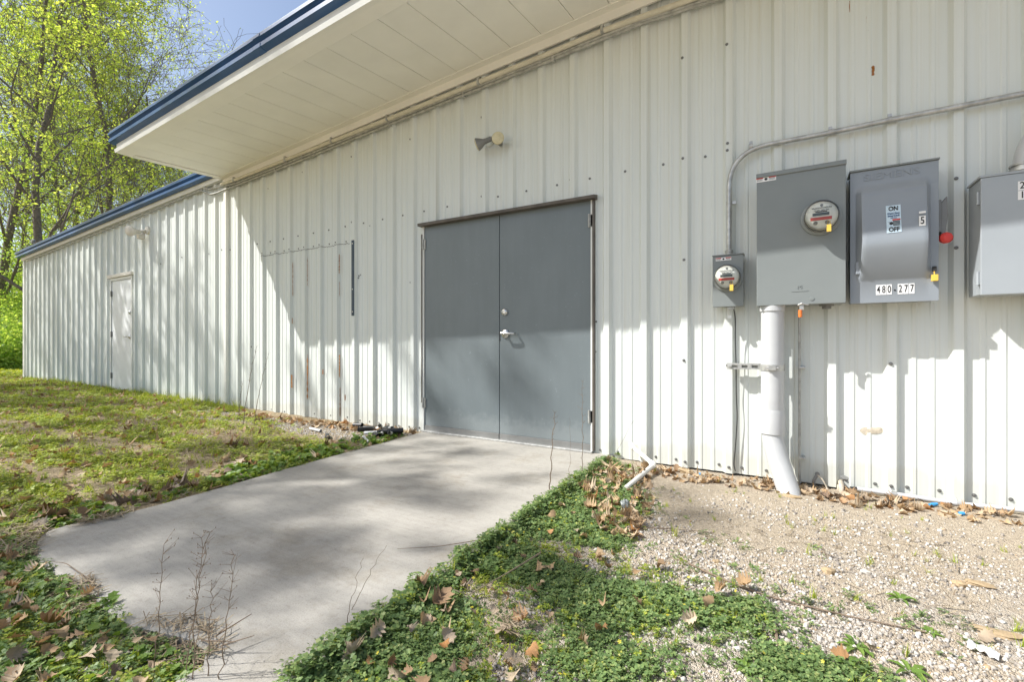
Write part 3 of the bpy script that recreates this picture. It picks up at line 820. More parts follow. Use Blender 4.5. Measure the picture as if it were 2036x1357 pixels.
def big_meter():
    y = -.24
    t, a, b = cabinet('meter_cabinet', 'tall plain grey meter cabinet with round meter at its right side', (1504.5, 349, 1682, 603), -y, M['cab'])
    b.z = W(1507, 609, y).z
    mb = MB(); mb.box((a.x, y, b.z), (b.x, y + .011, a.z)); cv = build('cover', mb, M['cab'], t, .003)
    mb = MB(); mb.box((a.x - .003, y - .010, a.z - .022), (b.x + .003, -.04, a.z + .006)); build('top_lip', mb, M['cab'], t, .003)
    warning(t, W(1523, 355, y).x, W(1523, 355, y).z - .004, .115, .030, y)
    c = W(1633, 430, y - .05); meter(t, c, .092, y)
    mb = MB(); p = W(1614, 594, y); mb.lathe((p.x, y, p.z), (0, -1, 0), [(0, .013), (.003, .0125), (.0035, 0)], 16); build('knockout', mb, M['cab'], cv)
    # pressed emblem
    p = W(1590, 573, y)
    text('emblem', "M", .034, (p.x, y - .0005, p.z + .006), cv, M['cab'], ext=.0022)
    mb = MB(); mb.box((p.x - .045, y - .002, p.z - .022), (p.x + .045, y, p.z - .014)); build('emblem', mb, M['cab'], cv)
    mb = MB(); p = W(1594, 606, y); mb.tube([(p.x - .02, y - .006, p.z - .004), (p.x, y - .016, p.z + .006), (p.x + .035, y - .006, p.z - .004)], .006, 8); mb.box((p.x - .012, y - .01, p.z - .035), (p.x + .012, y + .02, p.z + .002)); lt = build('latch', mb, M['steel'], t, .002)
    mb = MB(); mb.lathe((p.x - .008, y - .002, p.z - .034), (0, 0, -1), [(0, 0), (0, .011), (.045, .011), (.047, 0)], 12); build('orange_tag', mb, M['orange'], lt)
    # hub and nipple below the box
    mb = MB(); p = W(1632, 608, -.12); mb.lathe((p.x + .03, -.13, b.z + .004), (0, 0, -1), [(0, .04), (.012, .04), (.012, .025), (.03, .025), (.03, 0)], 18); build('hub', mb, M['lamp_body'], t)
    return t, a, b
big_meter()
def safety_switch():
    y0 = -.185
    a, b = W(1690.5, 345, y0), W(1866.5, 597, y0)
    zb = W(1692, 604, y0).z
    t = thing('safety_switch', 'blue grey safety switch with bulging door, red handle and number stickers', 'electrical box', (a.x, -.035, zb))
    mb = MB(); mb.box((a.x + .006, y0 + .012, zb + .004), (b.x - .006, -.034, a.z - .004)); build('enclosure', mb, M['cab_blue'], t, .004)
    # front with a swelling that deepens towards its foot
    nx, nz = 28, 40
    X0, X1, Z0, Z1 = a.x, b.x, zb, a.z
    bx0, bx1 = .065, .915; bz0, bz1 = .155, .90
    def sm(t): t = min(1, max(0, t)); return t * t * (3 - 2 * t)
    def bulge(u, v):
        s = min(sm((u - bx0) / .07), sm((bx1 - u) / .07)); q = (v - bz0) / (bz1 - bz0)
        foot = 1 - (1 - min(1, max(0, q) / .36)) ** 1.4 if q < .36 else 1
        return s * max(0, foot) * (sm((bz1 - v) / .10)) * (.040 + .042 * (1 - sm((q - .35) / .5)))
    mb = MB()
    us = [0] + [bx0 + (bx1 - bx0) * i / nx for i in range(nx + 1)] + [1]
    vs = [0] + [bz0 + (bz1 - bz0) * j / nz for j in range(nz + 1)] + [1]
    for v in vs:
        for u in us:
            k = bulge(u, v)
            mb.v.append((X0 + (X1 - X0) * u, y0 - k, Z0 + (Z1 - Z0) * v))
    nu = len(us)
    for j in range(len(vs) - 1):
        for i in range(nu - 1): mb.f.append((j * nu + i, j * nu + i + 1, (j + 1) * nu + i + 1, (j + 1) * nu + i))
    b0 = len(mb.v)
    rim = [(X0, Z0), (X1, Z0), (X1, Z1), (X0, Z1)]
    mb.add([(x, y0, z) for x, z in rim] + [(x, y0 + .013, z) for x, z in rim], [(i, (i + 1) % 4, 4 + (i + 1) % 4, 4 + i) for i in range(4)] + [(4, 5, 6, 7)])
    dr_ = build('door', mb, M['cab_blue'], t, smooth=True)
    mb = MB(); mb.box((X0 - .004, y0 - .012, Z1 + .002), (X1 + .004, -.04, Z1 + .012)); build('drip_shield', mb, M['cab'], t, .002)
    uv = lambda p: ((p.x - X0) / (X1 - X0), (p.z - Z0) / (Z1 - Z0))
    text('raised_lettering', "SIEMENS", .058, (W(1772, 347, y0).x, y0 - .0005, W(1772, 347, y0).z), dr_, M['cab_blue'], ext=.003, sx=1.22, bold=0)
    # ON / OFF plate, following the swelling of the door
    p0, p1 = W(1762.5, 408, y0 - .07), W(1793, 461, y0 - .08)
    cx = (p0.x + p1.x) / 2; hh = p0.z - p1.z
    st_v = [p0.z - hh * i / 8 for i in range(9)]
    surf = lambda z: y0 - bulge(*uv(Vector((cx, 0, z)))) - .0022
    pl = MB()
    for z in st_v: pl.v += [(p0.x, surf(z), z), (p1.x, surf(z), z)]
    pl.f = [(2 * i, 2 * i + 1, 2 * i + 3, 2 * i + 2) for i in range(8)]
    st = build('switch_plate', pl, M['sticker_blue'], t, fix=False)
    yl = lambda f: surf(p0.z - hh * f) - .0016
    for f, body, sz, mt, bo in ((.13, "ON", .036, 'ink', .0008), (.30, "Heavy Duty", .0148, 'ink_blue', .0004), (.39, "Safety Switch", .0128, 'ink_blue', .0004), (.465, "600 VAC", .010, 'ink_blue', 0), (.89, "OFF", .036, 'ink', .0008)):
        text('plate_print', body, sz, (cx, yl(f) - .001, p0.z - hh * f), st, M[mt], bold=bo, sx=.78)
    sticker('plate_header', cx - .006, p0.z - hh * .565, p1.x - .004, p0.z - hh * .51, yl(.57), M['red_label'], st, .0006)
    for f in (.60, .645, .69, .735): sticker('plate_lines', cx - .004, p0.z - hh * f - .002, p1.x - .006, p0.z - hh * f + .002, yl(f) - .0006, M['ink'], st, .0005)
    k = MB(); k.lathe((p0.x + .022, yl(.66), p0.z - hh * .66), (0, -1, 0), [(0, .009), (.0006, .009), (.0007, 0)], 9); k.add([(p0.x + .004, yl(.62) - .001, p0.z - hh * .60), (p0.x + .016, yl(.62) - .001, p0.z - hh * .62), (p0.x + .02, yl(.62) - .001, p0.z - hh * .65)], [(0, 1, 2)]); build('plate_symbol', k, M['ink'], st)
    # number stickers
    p = W(1832, 441, y0 - .05); yn = min(y0 - bulge(*uv(Vector((p.x + dx, 0, p.z - .02)))) for dx in (-.018, 0, .018)) - .001
    s = sticker('number_sticker', p.x - .0145, p.z - .028, p.x + .0145, p.z + .028, yn, M['paper'], t, .002)
    text('digit', "5", .058, (p.x, yn - .0026, p.z), s, M['ink'], bold=.0006, sx=.66)
    p = W(1832, 424, y0 - .05); sticker('maker_plate', p.x - .0145, p.z - .006, p.x + .0145, p.z + .006, yn + .001, M['paper'], t, .002)
    px = [1746.5, 1757, 1768, 1779, 1790, 1801, 1813]
    for ch, q in zip("480-277", px):
        p = W(q, 575.5 - (q - 1780) * .045, y0)
        if ch != '-': s = sticker('number_sticker', p.x - .0117, p.z - .030, p.x + .0117, p.z + .030, y0 - .0004, M['paper'], t)
        text('digit', ch, .060, (p.x, y0 - .0022, p.z), s, M['ink'], sx=.56, bold=.0006)
    # operating handle on the right side
    hx = X1 + .002
    mb = MB(); p0_, p1_ = W(1872, 392, -.12), W(1872, 470, -.12)
    mb.box((hx, -.15, p1_.z + .02), (hx + .018, -.05, p0_.z - .02)); mb.prism([(hx + .018, p0_.z - .04), (hx + .045, p0_.z), (hx + .05, p0_.z - .11), (hx + .035, p1_.z), (hx + .018, p1_.z)], -.135, -.085)
    build('handle_bracket', mb, M['lamp_body'], t, .003)
    k = W(1877, 474, -.16); mb = MB()
    mb.tube([(hx + .03, -.11, p1_.z + .06), (hx + .035, -.13, k.z + .02), (k.x, -.16, k.z)], [.008, .008, .009], 8); hd = build('handle_arm', mb, M['lamp_body'], t)
    mb = MB(); mb.lathe((k.x, -.145, k.z), (.25, -1, 0), [(0, 0), (0, .024), (.012, .031), (.034, .031), (.046, .022), (.048, 0)], 10); build('handle_knob', mb, M['red'], t)
    p = W(1858.5, 552, y0 - .02); mb = MB(); mb.box((p.x - .014, y0 - .030, p.z - .020), (p.x + .014, y0 - .008, p.z + .016)); mb.tube([(p.x, y0 - .016, p.z + .015), (p.x - .002, y0 - .016, p.z + .045)], .003, 6); build('seal_tag', mb, M['yellow'], t, .004)
    mb = MB(); p = W(1857, 536, y0); mb.box((p.x - .008, y0 - .02, p.z - .012), (p.x + .008, y0 - .001, p.z + .016)); build('hasp', mb, M['gap'], t, .002)
    p = W(1704, 532, y0); mb = MB(); mb.box((p.x - .008, y0 - .02, p.z - .045), (p.x + .012, y0 - .0005, p.z + .03)); build('hinge', mb, M['cab_blue'], t, .003)
    return X0, X1, zb, Z1
safety_switch()
def right_cabinet():
    y = -.24
    a = W(1950, 353, y); zb = W(1950, 586.5, y).z; x1 = a.x + .78
    t = thing('electrical_cabinet', 'grey hinged electrical cabinet cut by the right edge under the conduit elbow', 'electrical box', (a.x, -.035, zb))
    mb = MB(); mb.box((a.x + .004, y + .014, zb + .002), (x1, -.034, a.z - .003)); build('enclosure', mb, M['cab_light'], t, .003)
    mb = MB(); mb.box((a.x, y, zb - .002), (x1 + .003, y + .0135, a.z - .004)); dr_ = build('door', mb, M['cab_light'], t, .003)
    mb = MB(); mb.box((a.x - .006, y - .004, a.z - .003), (x1 + .006, -.038, a.z + .009)); build('drip_shield', mb, M['cab_light'], t, .002)
    for py in (393, 553):
        p = W(1946, py, y); mb = MB(); mb.tube([(a.x - .006, y + .02, p.z - .035), (a.x - .006, y + .02, p.z + .035)], .007, 8); mb.box((a.x - .004, y + .015, p.z - .033), (a.x + .006, y + .045, p.z + .033)); build('hinge', mb, M['cab_light'], t)
    for py, ch in ((369, "2"), (388, "1")):
        p = W(2032.5, py, y)
        s = sticker('number_sticker', p.x - .016, p.z - .0235, p.x + .016, p.z + .0235, y - .0004, M['paper'], t); text('digit', ch, .050, (p.x, y - .0022, p.z), s, M['ink'], sx=.8, bold=.0005)
    # elbow coming off the top
    e = thing('conduit_elbow', 'thick grey conduit elbow rising from the cabinet top at the right edge', 'conduit', (a.x + .33, -.13, a.z + .01))
    p = W(2031, 340, -.13); cx = p.x + .015; z0 = a.z + .0095
    path = [(cx, -.13, z0), (cx, -.13, z0 + .12), (cx + .10, -.13, z0 + .34), (cx + .55, -.13, z0 + .62)]
    mb = MB(); mb.tube(bent(path, .2, 10), .047, 20); build('pipe', mb, M['pvc'], e, smooth=True)
    mb = MB(); mb.lathe((cx, -.13, z0), (0, 0, 1), [(0, .056), (.02, .056), (.02, .064), (.035, .064), (.035, .056), (.05, .056), (.05, .063), (.06, .063), (.065, .048)], 24); build('hub', mb, M['steel'], e, smooth=True)
right_cabinet()

def conduits():
    # conduit from the small meter up, round the bend and away to the right
    y = -.055
    t = thing('conduit', 'galvanised conduit rising from the small meter box and bending right across the wall', 'conduit', W(1449, 505, y))
    pts = [W(1449.5, 508, y), W(1450, 302, y), W(1640, 266, y), W(1768, 239, y), W(1900, 213, y), W(2036, 186, y)]
    pts.append(pts[-1] + (pts[-1] - pts[-2]) * 2.5)
    mb = MB(); mb.tube([pts[0]] + bent(pts[:3], .26, 14)[1:-1] + pts[2:], .0165, 14); build('pipe', mb, M['steel'], t, smooth=True)
    mb = MB(); p = pts[0]; mb.lathe((p.x, y, p.z - .02), (0, 0, 1), [(0, .028), (.014, .028), (.014, .023), (.04, .023), (.04, .026), (.055, .026), (.06, .017)], 18); build('connector', mb, M['dull_steel'], t, smooth=True)
    for px, py, vert in ((1450, 404, 1), (1651, 264, 0), (1769, 239, 0), (1493, 292, 0)):
        q = W(px, py, y); mb = MB()
        if vert: mb.lathe((q.x, y, q.z - .011), (0, 0, 1), [(0, .0195), (.022, .0195)], 16); mb.box((q.x + .017, y, q.z - .010), (q.x + .045, y + .02, q.z + .010))
        else: mb.lathe((q.x - .011, y, q.z), (1, 0, .2), [(0, .0195), (.022, .0195)], 16); mb.box((q.x - .010, y, q.z + .017), (q.x + .010, y + .02, q.z + .04))
        build('strap', mb, M['steel'], t)
    # pipes under the canopy and along the far eave
    def run(label, far, near, r, mat, y, straps, yn=None):
        pts = [W(*p, y) for p in far] + [W(*p, yn or y) for p in near]
        pts.append(pts[-1] + (pts[-1] - pts[-2]) * 1.5)
        t = thing('conduit', label, 'conduit', pts[0], 'conduits under the eaves')
        mb = MB(); mb.tube(bent(pts, .05, 3), r, 10); build('pipe', mb, mat, t, smooth=True)
        for px, py in straps:
            q = W(px, py, y); m = MB(); m.box((q.x - .012, y - r - .004, q.z - r - .004), (q.x + .012, y + r + .012, q.z + r + .02)); build('strap', m, M['steel'], t, .003)
    run('thick beige painted conduit tucked right under the canopy', [], [(440, 366.5), (466, 358.5), (660, 281), (771, 237), (930, 172), (1070, 115), (1198, 61), (1330, 14)], .021, M['beige'], -.075, [(466, 358.5), (660, 281), (771, 237), (952, 163.5), (1198, 61), (568, 318)])
    run('upper thin galvanised conduit along the eave, the one stepping down highest', [(54, 514), (140, 479), (264, 428), (365, 385.5), (392, 374), (403, 372.5), (417, 377), (430, 374)], [(470, 364.5), (601, 312.5), (776, 241), (923, 182), (1070, 124), (1210, 67), (1276, 41), (1440, -12)], .0135, M['dull_steel'], -.055, [(198, 455), (264, 428), (360, 388), (601, 312.5), (775, 241), (1075, 122)])
    run('lower thin galvanised conduit along the eave beneath the other pipes', [(54, 519), (140, 485.5), (264, 436), (365, 393), (400, 378.5), (419, 387), (430, 384.5), (448, 377)], [(472, 368.5), (601, 317.9), (776, 247), (923, 188.6), (1070, 130), (1210, 72.7), (1276, 46.4), (1440, -6)], .0135, M['dull_steel'], -.05, [(140, 485.5), (360, 395), (548, 339), (775, 247.5), (922, 189), (1100, 118)])
conduits()

def pipes():
    y = -.165
    t = thing('drain_pipe', 'thick grey plastic pipe dropping from the tall meter cabinet and bending into the gravel', 'pipe', W(1536, 980, y))
    R = .068
    x = W(1536, 700, y).x
    ztop = W(1536, 611, y).z; zc0, zc1 = W(1536, 818, y).z, W(1536, 862, y).z
    foot = G(1566, 986, -.05)
    mb = MB(); mb.tube([(x, y, ztop + .05), (x, y, zc1 + .02)], R, 28)
    build('pipe', mb, M['pvc'], t, smooth=True)
    mb = MB(); path = [(x, y, zc1 + .03), (x + .004, y - .006, zc1 - .05), (x + .03, y - .03, zc1 - .16), (x + .075, y - .07, zc1 - .30), (x + .135, y - .12, -.16)]
    sm = []
    for a, b_, c_ in zip(path, path[1:], path[2:] + [path[-1]]): sm += [Vector(a), Vector(a).lerp(Vector(b_), .5)]
    sm.append(Vector(path[-1]))
    mb.tube(sm, R * .96, 28); build('bend', mb, M['pvc'], t, smooth=True)
    mb = MB(); mb.lathe((x, y, zc1), (0, 0, 1), [(0, R), (0, R * 1.10), (zc0 - zc1 - .02, R * 1.10), (zc0 - zc1 + .01, R * 1.02), (zc0 - zc1 + .01, R)], 28); build('coupling', mb, M['pvc'], t, smooth=True)
    mb = MB(); mb.lathe((x, y, ztop - .03), (0, 0, 1), [(0, R * 1.02), (.002, R * 1.1), (.055, R * 1.1)], 28); build('collar', mb, M['pvc'], t, smooth=True)
    # strut and clamp
    a = W(1447, 728, -.06); z = a.z
    s = thing('strut_channel', 'slotted galvanised strut fixed to the wall and clamped round the thick pipe', 'bracket', (a.x, -.07, z))
    x2 = x + R + .005
    ys = -.096
    mb = MB(); h = .0205
    for lo, hi in ((-h, -h * .45), (h * .45, h)): mb.box((a.x, ys, z + lo), (x2, ys + .0025, z + hi))
    xx = a.x; k = 0
    slots = [a.x + .03 + i * .062 for i in range(6)]
    prev = a.x
    for q in slots:
        if q + .04 < x2: mb.box((prev, ys, z - h * .45), (q, ys + .0025, z + h * .45)); prev = q + .036
    mb.box((prev, ys, z - h * .45), (x2, ys + .0025, z + h * .45))
    mb.box((a.x, ys + .0026, z + h - .003), (x2, ys + .04, z + h)); mb.box((a.x, ys + .0026, z - h), (x2, ys + .04, z - h + .003)); mb.box((a.x - .0, ys + .0405, z - h), (x2, ys + .043, z + h))
    build('channel', mb, M['steel'], s)
    mb = MB(); mb.lathe((x, y, z - .02), (0, 0, 1), [(0, R + .001), (0, R + .0045), (.04, R + .0045), (.04, R + .001)], 28); mb.box((x - .02, y - R - .022, z - .014), (x + .02, y - R - .004, z + .014)); mb.tube([(x - .035, y - R - .014, z), (x + .035, y - R - .014, z)], .005, 8); build('pipe_clamp', mb, M['steel'], s, smooth=True)
    mb = MB(); mb.lathe((a.x + .02, ys, z), (0, -1, 0), [(0, .011), (.007, .011), (.008, 0)], 6); build('bolt', mb, M['steel'], s)
    # thin rod beside it with two clips
    p0, p1 = W(1589.5, 616, -.06), W(1589.5, 962, -.06)
    t = thing('ground_rod', 'thin steel rod running down the wall right of the thick pipe', 'rod', (p0.x, -.06, -.05))
    mb = MB(); mb.tube([(p0.x, -.06, p0.z + .02), (p0.x, -.06, p1.z + .05), (p0.x + .004, -.06, -.06)], .0085, 10); build('pipe', mb, M['dull_steel'], t, smooth=True)
    for py in (731.5, 911):
        q = W(1593, py, -.06); mb = MB(); mb.box((q.x - .016, -.073, q.z - .007), (q.x + .022, -.0, q.z + .007)); mb.lathe((q.x + .017, -.073, q.z), (0, -1, 0), [(0, .006), (.005, .006), (.006, 0)], 8); build('clip', mb, M['steel'], t, .002)
    # black wire from the small meter
    pts = [W(1458, 611, -.08), W(1462, 630, -.07), W(1462, 680, -.045), W(1463.5, 728, -.04), W(1464, 790, -.03), W(1466, 830, -.035), W(1463, 880, -.03), W(1459, 925, -.03), W(1462, 938, -.04)]
    mb = MB(); mb.tube(bent(pts, .05, 4), .0042, 6)
    tag(build('wire', mb, M['wire'], None, smooth=True), 'thin dark wire hanging from the small meter box to the ground', 'wire')
    # little white drain
    p = [W(1252, 882, -.03), W(1256, 888, -.09), G(1300, 925, .03), G(1244, 972, -.02)]
    t = thing('condensate_pipe', 'thin white plastic pipe elbowing out of the wall right of the doors', 'pipe', p[2])
    mb = MB(); mb.tube([p[1], p[2]], .0165, 12); mb.tube([p[2], p[3]], .0165, 12); build('pipe', mb, M['pvc_white'], t, smooth=True)
    for c, e, f in ((p[1], p[0] + Vector((0, .03, .004)), p[2]), (p[2], p[1], p[3])):
        mb = MB(); c = Vector(c); u = (Vector(e) - c).normalized() * .035; v = (Vector(f) - c).normalized() * .035
        mb.tube(bent([c + u, c, c + v], .02, 5), .0215, 12); build('elbow', mb, M['pvc_white'], t, smooth=True)
    # thin conduit along the foot of the wall on the right
    q = [W(1690, 972, -.05), W(1704, 973, -.05), W(1777, 983, -.05), W(1908, 1003, -.05), W(2036, 1016, -.05)]
    q.append(q[-1] + (q[-1] - q[-2]) * 2)
    t = thing('conduit', 'thin grey plastic conduit lying along the foot of the wall at the right', 'conduit', q[0])
    mb = MB(); mb.tube(q[1:], .0135, 12); build('pipe', mb, M['pvc'], t, smooth=True)
    mb = MB(); mb.tube(q[:2], .012, 10); build('pipe_end', mb, M['black'], t, smooth=True)
    for k in (2, 3):
        m = MB(); c = q[k]; m.lathe((c.x - .014, c.y, c.z), (1, 0, 0), [(0, .0165), (.028, .0165)], 12); m.tube([(c.x - .01, -.05, c.z + .012), (c.x - .022, -.02, c.z + .045)], .003, 6); build('strap', m, M['steel'], t)
    # tap and clamp at the foot of the wall
    c = W(1672, 966, -.05)
    t = thing('water_tap', 'small dull brass tap poking from the wall foot right of the thick pipe', 'tap', (c.x, -.05, -.04))
    mb = MB(); mb.tube([(c.x, 0, c.z + .015), (c.x, -.07, c.z + .015), (c.x, -.09, c.z - .02), (c.x - .004, -.09, c.z - .05)], [.013, .015, .014, .011], 10); mb.tube([(c.x - .01, -.05, -.06), (c.x - .008, -.05, c.z)], .013, 10); build('spout', mb, M['insul'], t, smooth=True)
    mb = MB(); mb.lathe((c.x + .01, -.06, c.z + .035), (.3, -.3, 1), [(0, .006), (.02, .006), (.02, .024), (.027, .024), (.028, 0)], 10); build('tap_handle', mb, M['lamp_body'], t)
    c = W(1625, 948, -.05)
    t = thing('ground_clamp', 'small rusty clamp with a loop of wire at the wall foot', 'clamp', (c.x, -.05, c.z))
    mb = MB(); mb.lathe((c.x, -.045, c.z + .015), (0, -1, 0), [(0, .014), (.012, .014), (.013, 0)], 8); mb.tube([(c.x, -.05, c.z + .012), (c.x - .02, -.055, c.z - .03), (c.x - .026, -.06, -.06)], .010, 8); build('clamp_body', mb, M['lamp_body'], t)
    mb = MB(); mb.tube(bent([(c.x, -.055, c.z + .01), (c.x + .03, -.06, c.z - .015), (c.x + .05, -.06, c.z - .06), (c.x + .06, -.07, -.05)], .02, 4), .005, 6); build('wire_loop', mb, M['insul'], t)
pipes()

def floodlights():
    c = W(969, 279, -.04)
    t = thing('floodlight', 'twin floodlight with round bulbs on the wall above the grey doors', 'lamp', (c.x, 0, c.z))
    mb = MB(); mb.lathe((c.x + .0, -.001, c.z), (0, -1, 0), [(0, .055), (.022, .05), (.03, .03), (.03, 0)], 22); build('wall_plate', mb, M['siding'], t, smooth=True)
    for tgt, d in ((W(990, 275, -.14), Vector((.42, -1, -.05))), (W(950, 287, -.16), Vector((-.9, -.30, -.30)))):
        d.normalize(); tip = tgt + d * .02; bs = tgt - d * .13
        mb = MB(); mb.lathe(bs, d, [(-.005, .0), (-.005, .022), (.05, .024), (.055, .027), (.062, .027)], 18); mb.tube([(c.x, -.03, c.z), (c.x + (bs.x - c.x) * .5, -.05, c.z + .004), tuple(bs)], .014, 10); build('socket', mb, M['lamp_body'], t, smooth=True)
        mb = MB(); mb.lathe(bs, d, [(.055, .02), (.068, .026), (.10, .044), (.125, .056), (.135, .058)], 24); sh = build('bulb', mb, M['lamp_body'], t, smooth=True)
        mb = MB(); mb.lathe(bs, d, [(.134, .0575), (.142, .054), (.148, .04), (.150, 0)], 24); build('lens', mb, M['lamp'], sh, smooth=True)
    c = W(285, 463, -.06)
    t = thing('floodlight', 'white floodlight with motion sensor on the far wall near the white door', 'lamp', (c.x, 0, c.z))
    k = 1.35
    mb = MB(); mb.lathe((c.x + .12, -.03, c.z + .03), (0, -1, 0), [(0, .075), (.03, .07), (.04, .04), (.04, 0)], 20); build('wall_plate', mb, M['cream'], t, smooth=True)
    for off, d in (((-.02, -.14, .01), Vector((-.85, -.5, .02))), ((.04, -.15, -.01), Vector((.35, -1, -.2)))):
        d.normalize(); bs = Vector((c.x + off[0] + .05, off[1], c.z + off[2]))
        mb = MB(); mb.lathe(bs, d, [(-.02, 0), (-.02, .03), (.05, .035), (.09, .06), (.17, .085), (.18, .07), (.18, 0)], 20); mb.tube([(c.x + .12, -.06, c.z + .03), tuple(bs)], .018, 8); build('lamp_head', mb, M['cream'], t, smooth=True)
    mb = MB(); mb.box((c.x + .02, -.17, c.z - .13), (c.x + .11, -.07, c.z - .05)); mb.tube([(c.x + .1, -.07, c.z + .02), (c.x + .07, -.10, c.z - .06)], .02, 8); build('motion_sensor', mb, M['cream'], t, .015)
floodlights()

def corner_post():
    p = G(50, 752, .06); mb = MB(); x = XL - .16
    mb.tube([(x, .10, 0), (x, .10, 1.25)], .055, 12); mb.lathe((x, .1, .62), (0, 0, 1), [(0, .062), (.05, .062)], 12)
    tag(build('vent_pipe', mb, M['pvc_white'], None, smooth=True), 'short pale pipe standing by the far corner of the wall', 'pipe')
corner_post()

# ------------------------------------------------------------------ trees
def tree_mesh(seed, height, spread, leafn, lsize, trunk_r, fork=False, crown_from=.25, kidn=(11, 7, 6, 4), last=4, clumps=0, sig=.11):
    rnd = random.Random(seed); tb = MB(); tips = []
    def grow(p, d, L, r, lvl, up):
        n = (9, 7, 5, 4, 3)[lvl]; pts = [p.copy()]; rs = [r]; q = p.copy(); dd = d.copy()
        for i in range(n):
            jit = (.10, .22, .28, .34, .4)[lvl]
            dd = (dd + Vector((rnd.gauss(0, jit), rnd.gauss(0, jit), rnd.gauss(0, jit * .7) + up)) * .6).normalized()
            q = q + dd * (L / n); pts.append(q.copy()); rs.append(max(.006, r * (1 - (i + 1) / n * (.72 if lvl == 0 else .85))))
        tb.tube(pts, rs, (9, 6, 5, 4, 3)[lvl], cap=False)
        if lvl >= last - 1:
            for k in range(1, len(pts)): tips.append((pts[k], lvl))
        if lvl == last: return
        kids = kidn[lvl]
        for k in range(kids):
            f = (crown_from + (1 - crown_from) * (k + rnd.random() * .8) / kids) if lvl == 0 else (.25 + .75 * (k + rnd.random()) / kids)
            f = min(.999, f); i = min(n - 1, int(f * n)); s = pts[i].lerp(pts[i + 1], f * n - i)
            base = (pts[i + 1] - pts[i]).normalized(); side = base.orthogonal().normalized(); side.rotate(Matrix.Rotation(rnd.uniform(0, 6.283), 3, base))
            ang = rnd.uniform(.5, 1.05); nd = (base * math.cos(ang) + side * math.sin(ang)).normalized()
            if lvl == 0: nl = spread * rnd.uniform(.7, 1.1) * (1.15 - .6 * f)
            else: nl = L * rnd.uniform(.42, .62)
            grow(s, nd, nl, max(.008, rs[i] * (.42 if lvl == 0 else .5)), lvl + 1, (.05, .10, .06, 0.0)[lvl])
    grow(Vector((0, 0, -.1)), Vector((0, 0, 1)), height, trunk_r, 0, .10)
    T = np.array([tuple(p) for p, l in tips])
    n = leafn; idx = np.random.default_rng(seed).integers(0, len(T), n); g = np.random.default_rng(seed + 1)
    if clumps: idx = g.choice(len(T), clumps, replace=False)[g.integers(0, clumps, n)]
    pos = T[idx] + g.normal(0, sig, (n, 3))
    # clumps: some twigs are fuller than others
    return tb, pos
LEAFT = [([(0, -.5, 0), (.28, -.1, .08), (.18, .3, .05), (0, .6, 0), (-.18, .3, .05), (-.28, -.1, .08)], [(0, 1, 2, 3), (0, 3, 4, 5)]),
         ([(0, -.45, 0), (.36, 0, .1), (0, .5, -.05), (-.36, 0, .1)], [(0, 1, 2, 3)])]
def fullrot(n):
    q = RNG.normal(size=(n, 4)); q /= np.linalg.norm(q, axis=1)[:, None]; a, b, c, d = q.T
    return np.stack([np.stack([1 - 2 * (c * c + d * d), 2 * (b * c - a * d), 2 * (b * d + a * c)], -1), np.stack([2 * (b * c + a * d), 1 - 2 * (b * b + d * d), 2 * (c * d - a * b)], -1), np.stack([2 * (b * d - a * c), 2 * (c * d + a * b), 1 - 2 * (b * b + c * c)], -1)], 1)
def make_tree(seed, height, spread, leafn, lsize, tr, mat, **k):
    tb, pos = tree_mesh(seed, height, spread, leafn, lsize, tr, **k)
    r = thing('tree', '', 'tree')
    build('trunk', tb, M['bark'], r, smooth=True, fix=False)
    n = len(pos)
    bulk('crown', LEAFT, RNG.integers(0, 2, n), pos, fullrot(n), RNG.uniform(.6, 1.25, n) * lsize, M[mat], r)
    return r
def put(src, loc, rz, sc, label, group, first):
    if first: r = src
    else:
        r = src.copy(); COL.objects.link(r)
        for ch in list(src.children):
            c = ch.copy(); COL.objects.link(c); c.parent = r
    r.location = loc; r.rotation_euler = (0, 0, rz); r.scale = (sc, sc, sc); r['label'] = label
    if group: r['group'] = group
    return r
def at_dir(px, Z):
    t = (px - CX) / FPX
    return Vector((Z * (-SN + t * CS), -D + Z * (CS + t * SN), 0.02))
